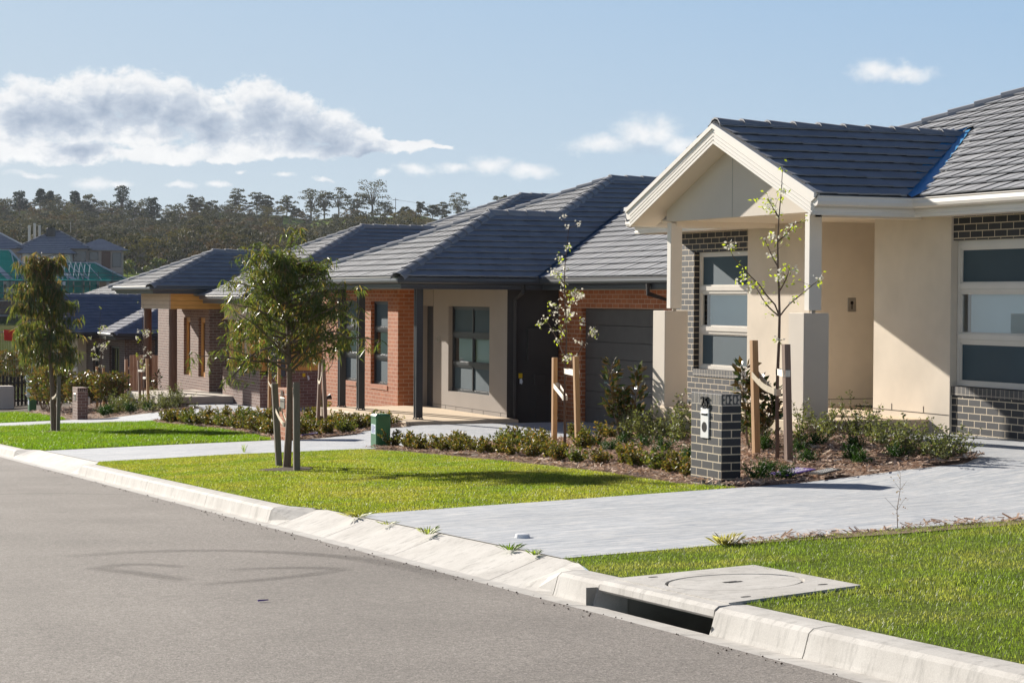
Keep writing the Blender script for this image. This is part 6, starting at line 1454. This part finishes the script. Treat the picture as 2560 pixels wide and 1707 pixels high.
# billowing outlines: warp the cloud plane with fractal noise
nz=W.n('ShaderNodeTexNoise'); W.l(W.mapping(P0,(1,1.25,1)),nz.inputs['Vector']); nz.inputs['Scale'].default_value=.95; nz.inputs['Detail'].default_value=6; nz.inputs['Roughness'].default_value=.60
vs=W.n('ShaderNodeVectorMath',operation='SUBTRACT'); W.l(nz.outputs['Color'],vs.inputs[0]); vs.inputs[1].default_value=(.5,.5,.5)
def warp(ax,ay):
    vm=W.n('ShaderNodeVectorMath',operation='MULTIPLY'); W.l(vs.outputs[0],vm.inputs[0]); vm.inputs[1].default_value=(ax,ay,0)
    va=W.n('ShaderNodeVectorMath',operation='ADD'); W.l(P0,va.inputs[0]); W.l(vm.outputs[0],va.inputs[1]); return va.outputs[0]
P1=warp(1.05,.72); puff=W.math('SUBTRACT',W.noise(W.mapping(P0,(1,1.35,1)),2.0,6,.62,.3),.5)
def deg(cx,cy): 
    u=cx-1280; return (23.58+math.degrees(math.atan(u/4978)), math.degrees((745.9+.00592*u-cy)/4978*math.cos(math.atan(u/4978))))
def field(B,P):
    acc=None
    for cx,cy,rx,ry in B:
        a,e=deg(cx,cy); s=W.n('ShaderNodeVectorMath',operation='SUBTRACT'); W.l(P,s.inputs[0]); s.inputs[1].default_value=(a,e,0)
        m=W.n('ShaderNodeVectorMath',operation='MULTIPLY'); W.l(s.outputs[0],m.inputs[0]); m.inputs[1].default_value=(86.9/rx,86.9/ry,0)
        l=W.n('ShaderNodeVectorMath',operation='LENGTH'); W.l(m.outputs[0],l.inputs[0]); d=W.math('SUBTRACT',1,l.outputs['Value'])
        acc=d if acc is None else W.math('SMOOTH_MAX',acc,d,.15)
    return acc
def sstep(x,a,b):
    n=W.n('ShaderNodeMapRange',interpolation_type='SMOOTHSTEP'); W.l(x,n.inputs[0]); n.inputs[1].default_value=a; n.inputs[2].default_value=b; return n.outputs[0]
UP=[(50,260,100,78),(150,268,110,72),(245,245,105,84),(335,240,100,84),(420,262,110,84),(510,290,110,70),(640,268,105,86),(735,300,105,74),(815,322,100,58),(890,352,90,36)]
LOWER=[(-60,330,120,110),(1000,366,110,22),(1085,372,60,10),(40,372,150,46),(190,385,150,34),(400,388,170,28),(560,386,160,24),(720,380,170,26),(880,374,150,20),(300,330,200,50),(620,345,220,40),(60,320,150,60),(200,330,140,50)]
SMALL=[(78,441,80,14),(240,460,80,26),(300,462,40,16),(450,464,50,13),(540,465,46,14),(710,441,42,11),(955,432,38,11),(1045,425,76,22),(1130,423,48,20),(1215,415,86,36),(1320,428,90,26),(605,433,30,9),(800,446,30,8),(1500,365,128,36),(1595,335,92,66),(1650,335,70,60),(1690,362,80,40),(2180,182,82,42),(2255,190,98,32)]
fb=W.math('ADD',field(UP+LOWER,P1),W.math('MULTIPLY',puff,.85)); fs=W.math('ADD',field(SMALL,P1),W.math('MULTIPLY',puff,.8))
ab=sstep(fb,.05,.40); as_=sstep(fs,.05,1.0); alpha=W.math('MAXIMUM',ab,W.math('MULTIPLY',as_,.95))
va=W.n('ShaderNodeVectorMath',operation='ADD'); W.l(P1,va.inputs[0]); va.inputs[1].default_value=(-.20,.40,0)
vb=W.n('ShaderNodeVectorMath',operation='ADD'); W.l(P0,vb.inputs[0]); vb.inputs[1].default_value=(-.20,.40,0); puff2=W.math('SUBTRACT',W.noise(W.mapping(vb.outputs[0],(1,1.35,1)),2.0,5,.6,.3),.5)
fd=W.math('ADD',field(UP+[(180,350,110,30),(900,372,130,18),(1590,352,60,40),(1215,425,60,20)],va.outputs[0]),W.math('MULTIPLY',puff2,1.1))
shade=sstep(fd,-.02,.55); core=sstep(fd,.30,1.15)
lit=W.mix(W.noise(P0,1.7,4,.6),[q*K for q in (.80,.82,.85)],[q*K for q in (1.02,1.02,1.01)])
ccol=W.mix(shade,lit,W.mix(core,[q*K for q in (.60,.665,.755)],[q*K for q in (.36,.44,.56)]))
ga=W.n('ShaderNodeMapRange'); W.l(az,ga.inputs[0]); ga.inputs[1].default_value=5; ga.inputs[2].default_value=40
ge=W.n('ShaderNodeMapRange'); W.l(el,ge.inputs[0]); ge.inputs[1].default_value=0; ge.inputs[2].default_value=9
lo=W.mix(ga.outputs[0],[q*K for q in (.66,.72,.75)],[q*K for q in (.57,.70,.80)]); hi=W.mix(ga.outputs[0],[q*K for q in (.54,.67,.80)],[q*K for q in (.37,.56,.79)])
low=W.mix(ge.outputs[0],lo,hi); up=W.n('ShaderNodeMapRange',interpolation_type='SMOOTHSTEP'); W.l(el,up.inputs[0]); up.inputs[1].default_value=10; up.inputs[2].default_value=32; up.inputs[3].default_value=.9; up.inputs[4].default_value=0
skyc=W.mix(up.outputs[0],W.mix(1,sky.outputs[0],(.40,.48,.67),'MULTIPLY'),low)
col=W.mix(alpha,skyc,ccol)
bg=W.n('ShaderNodeBackground'); W.l(col,bg.inputs[0]); bg.inputs[1].default_value=STR
ow=W.n('ShaderNodeOutputWorld'); W.l(bg.outputs[0],ow.inputs[0])
sl=bpy.data.lights.new('sun','SUN'); sl.energy=5.0; sl.angle=R(.53); sl.color=(1.0,.93,.83)
so=bpy.data.objects.new('sun',sl); C.objects.link(so); so.rotation_euler=(-SUN).to_track_quat('-Z','Y').to_euler(); so.location=(0,60,40)
cam=bpy.data.cameras.new('camera'); co_=bpy.data.objects.new('camera',cam); C.objects.link(co_)
cam.lens=70.0; cam.sensor_width=36; cam.clip_end=4000; cam.clip_start=.1
yaw,pit,rol=.41147,.02161,.00592
cc,ss=math.cos(yaw),math.sin(yaw); fw=Vector((ss*math.cos(pit),cc*math.cos(pit),-math.sin(pit))); rt=Vector((cc,-ss,0)); dn=fw.cross(rt)
r2=rt*math.cos(rol)-dn*math.sin(rol); d2=rt*math.sin(rol)+dn*math.cos(rol)
co_.matrix_world=Matrix(((r2.x,-d2.x,-fw.x,0),(r2.y,-d2.y,-fw.y,0),(r2.z,-d2.z,-fw.z,0),(0,0,0,1)))
sc=bpy.context.scene; sc.camera=co_
sc.view_settings.view_transform='Standard'; sc.view_settings.look='None'; sc.view_settings.gamma=1; sc.view_settings.exposure=EXPO
sc.render.engine='CYCLES'; sc.cycles.max_bounces=8; sc.cycles.transparent_max_bounces=16; sc.cycles.diffuse_bounces=4; sc.cycles.glossy_bounces=3
sc.cycles.use_denoising=True

# the thin air between the street and the hill
mb=MB(); mb.box(-80,1100,-60,1700,-60,75); hzo=mb.build('haze',M['dark'])
t=NT('haze'); v=t.n('ShaderNodeVolumePrincipled'); v.inputs['Color'].default_value=(.80,.88,1,1); v.inputs['Density'].default_value=.000065; v.inputs['Anisotropy'].default_value=.2; t.l(v.outputs[0],t.out.inputs['Volume']); hzo.data.materials.clear(); hzo.data.materials.append(t.m); stuff(hzo)
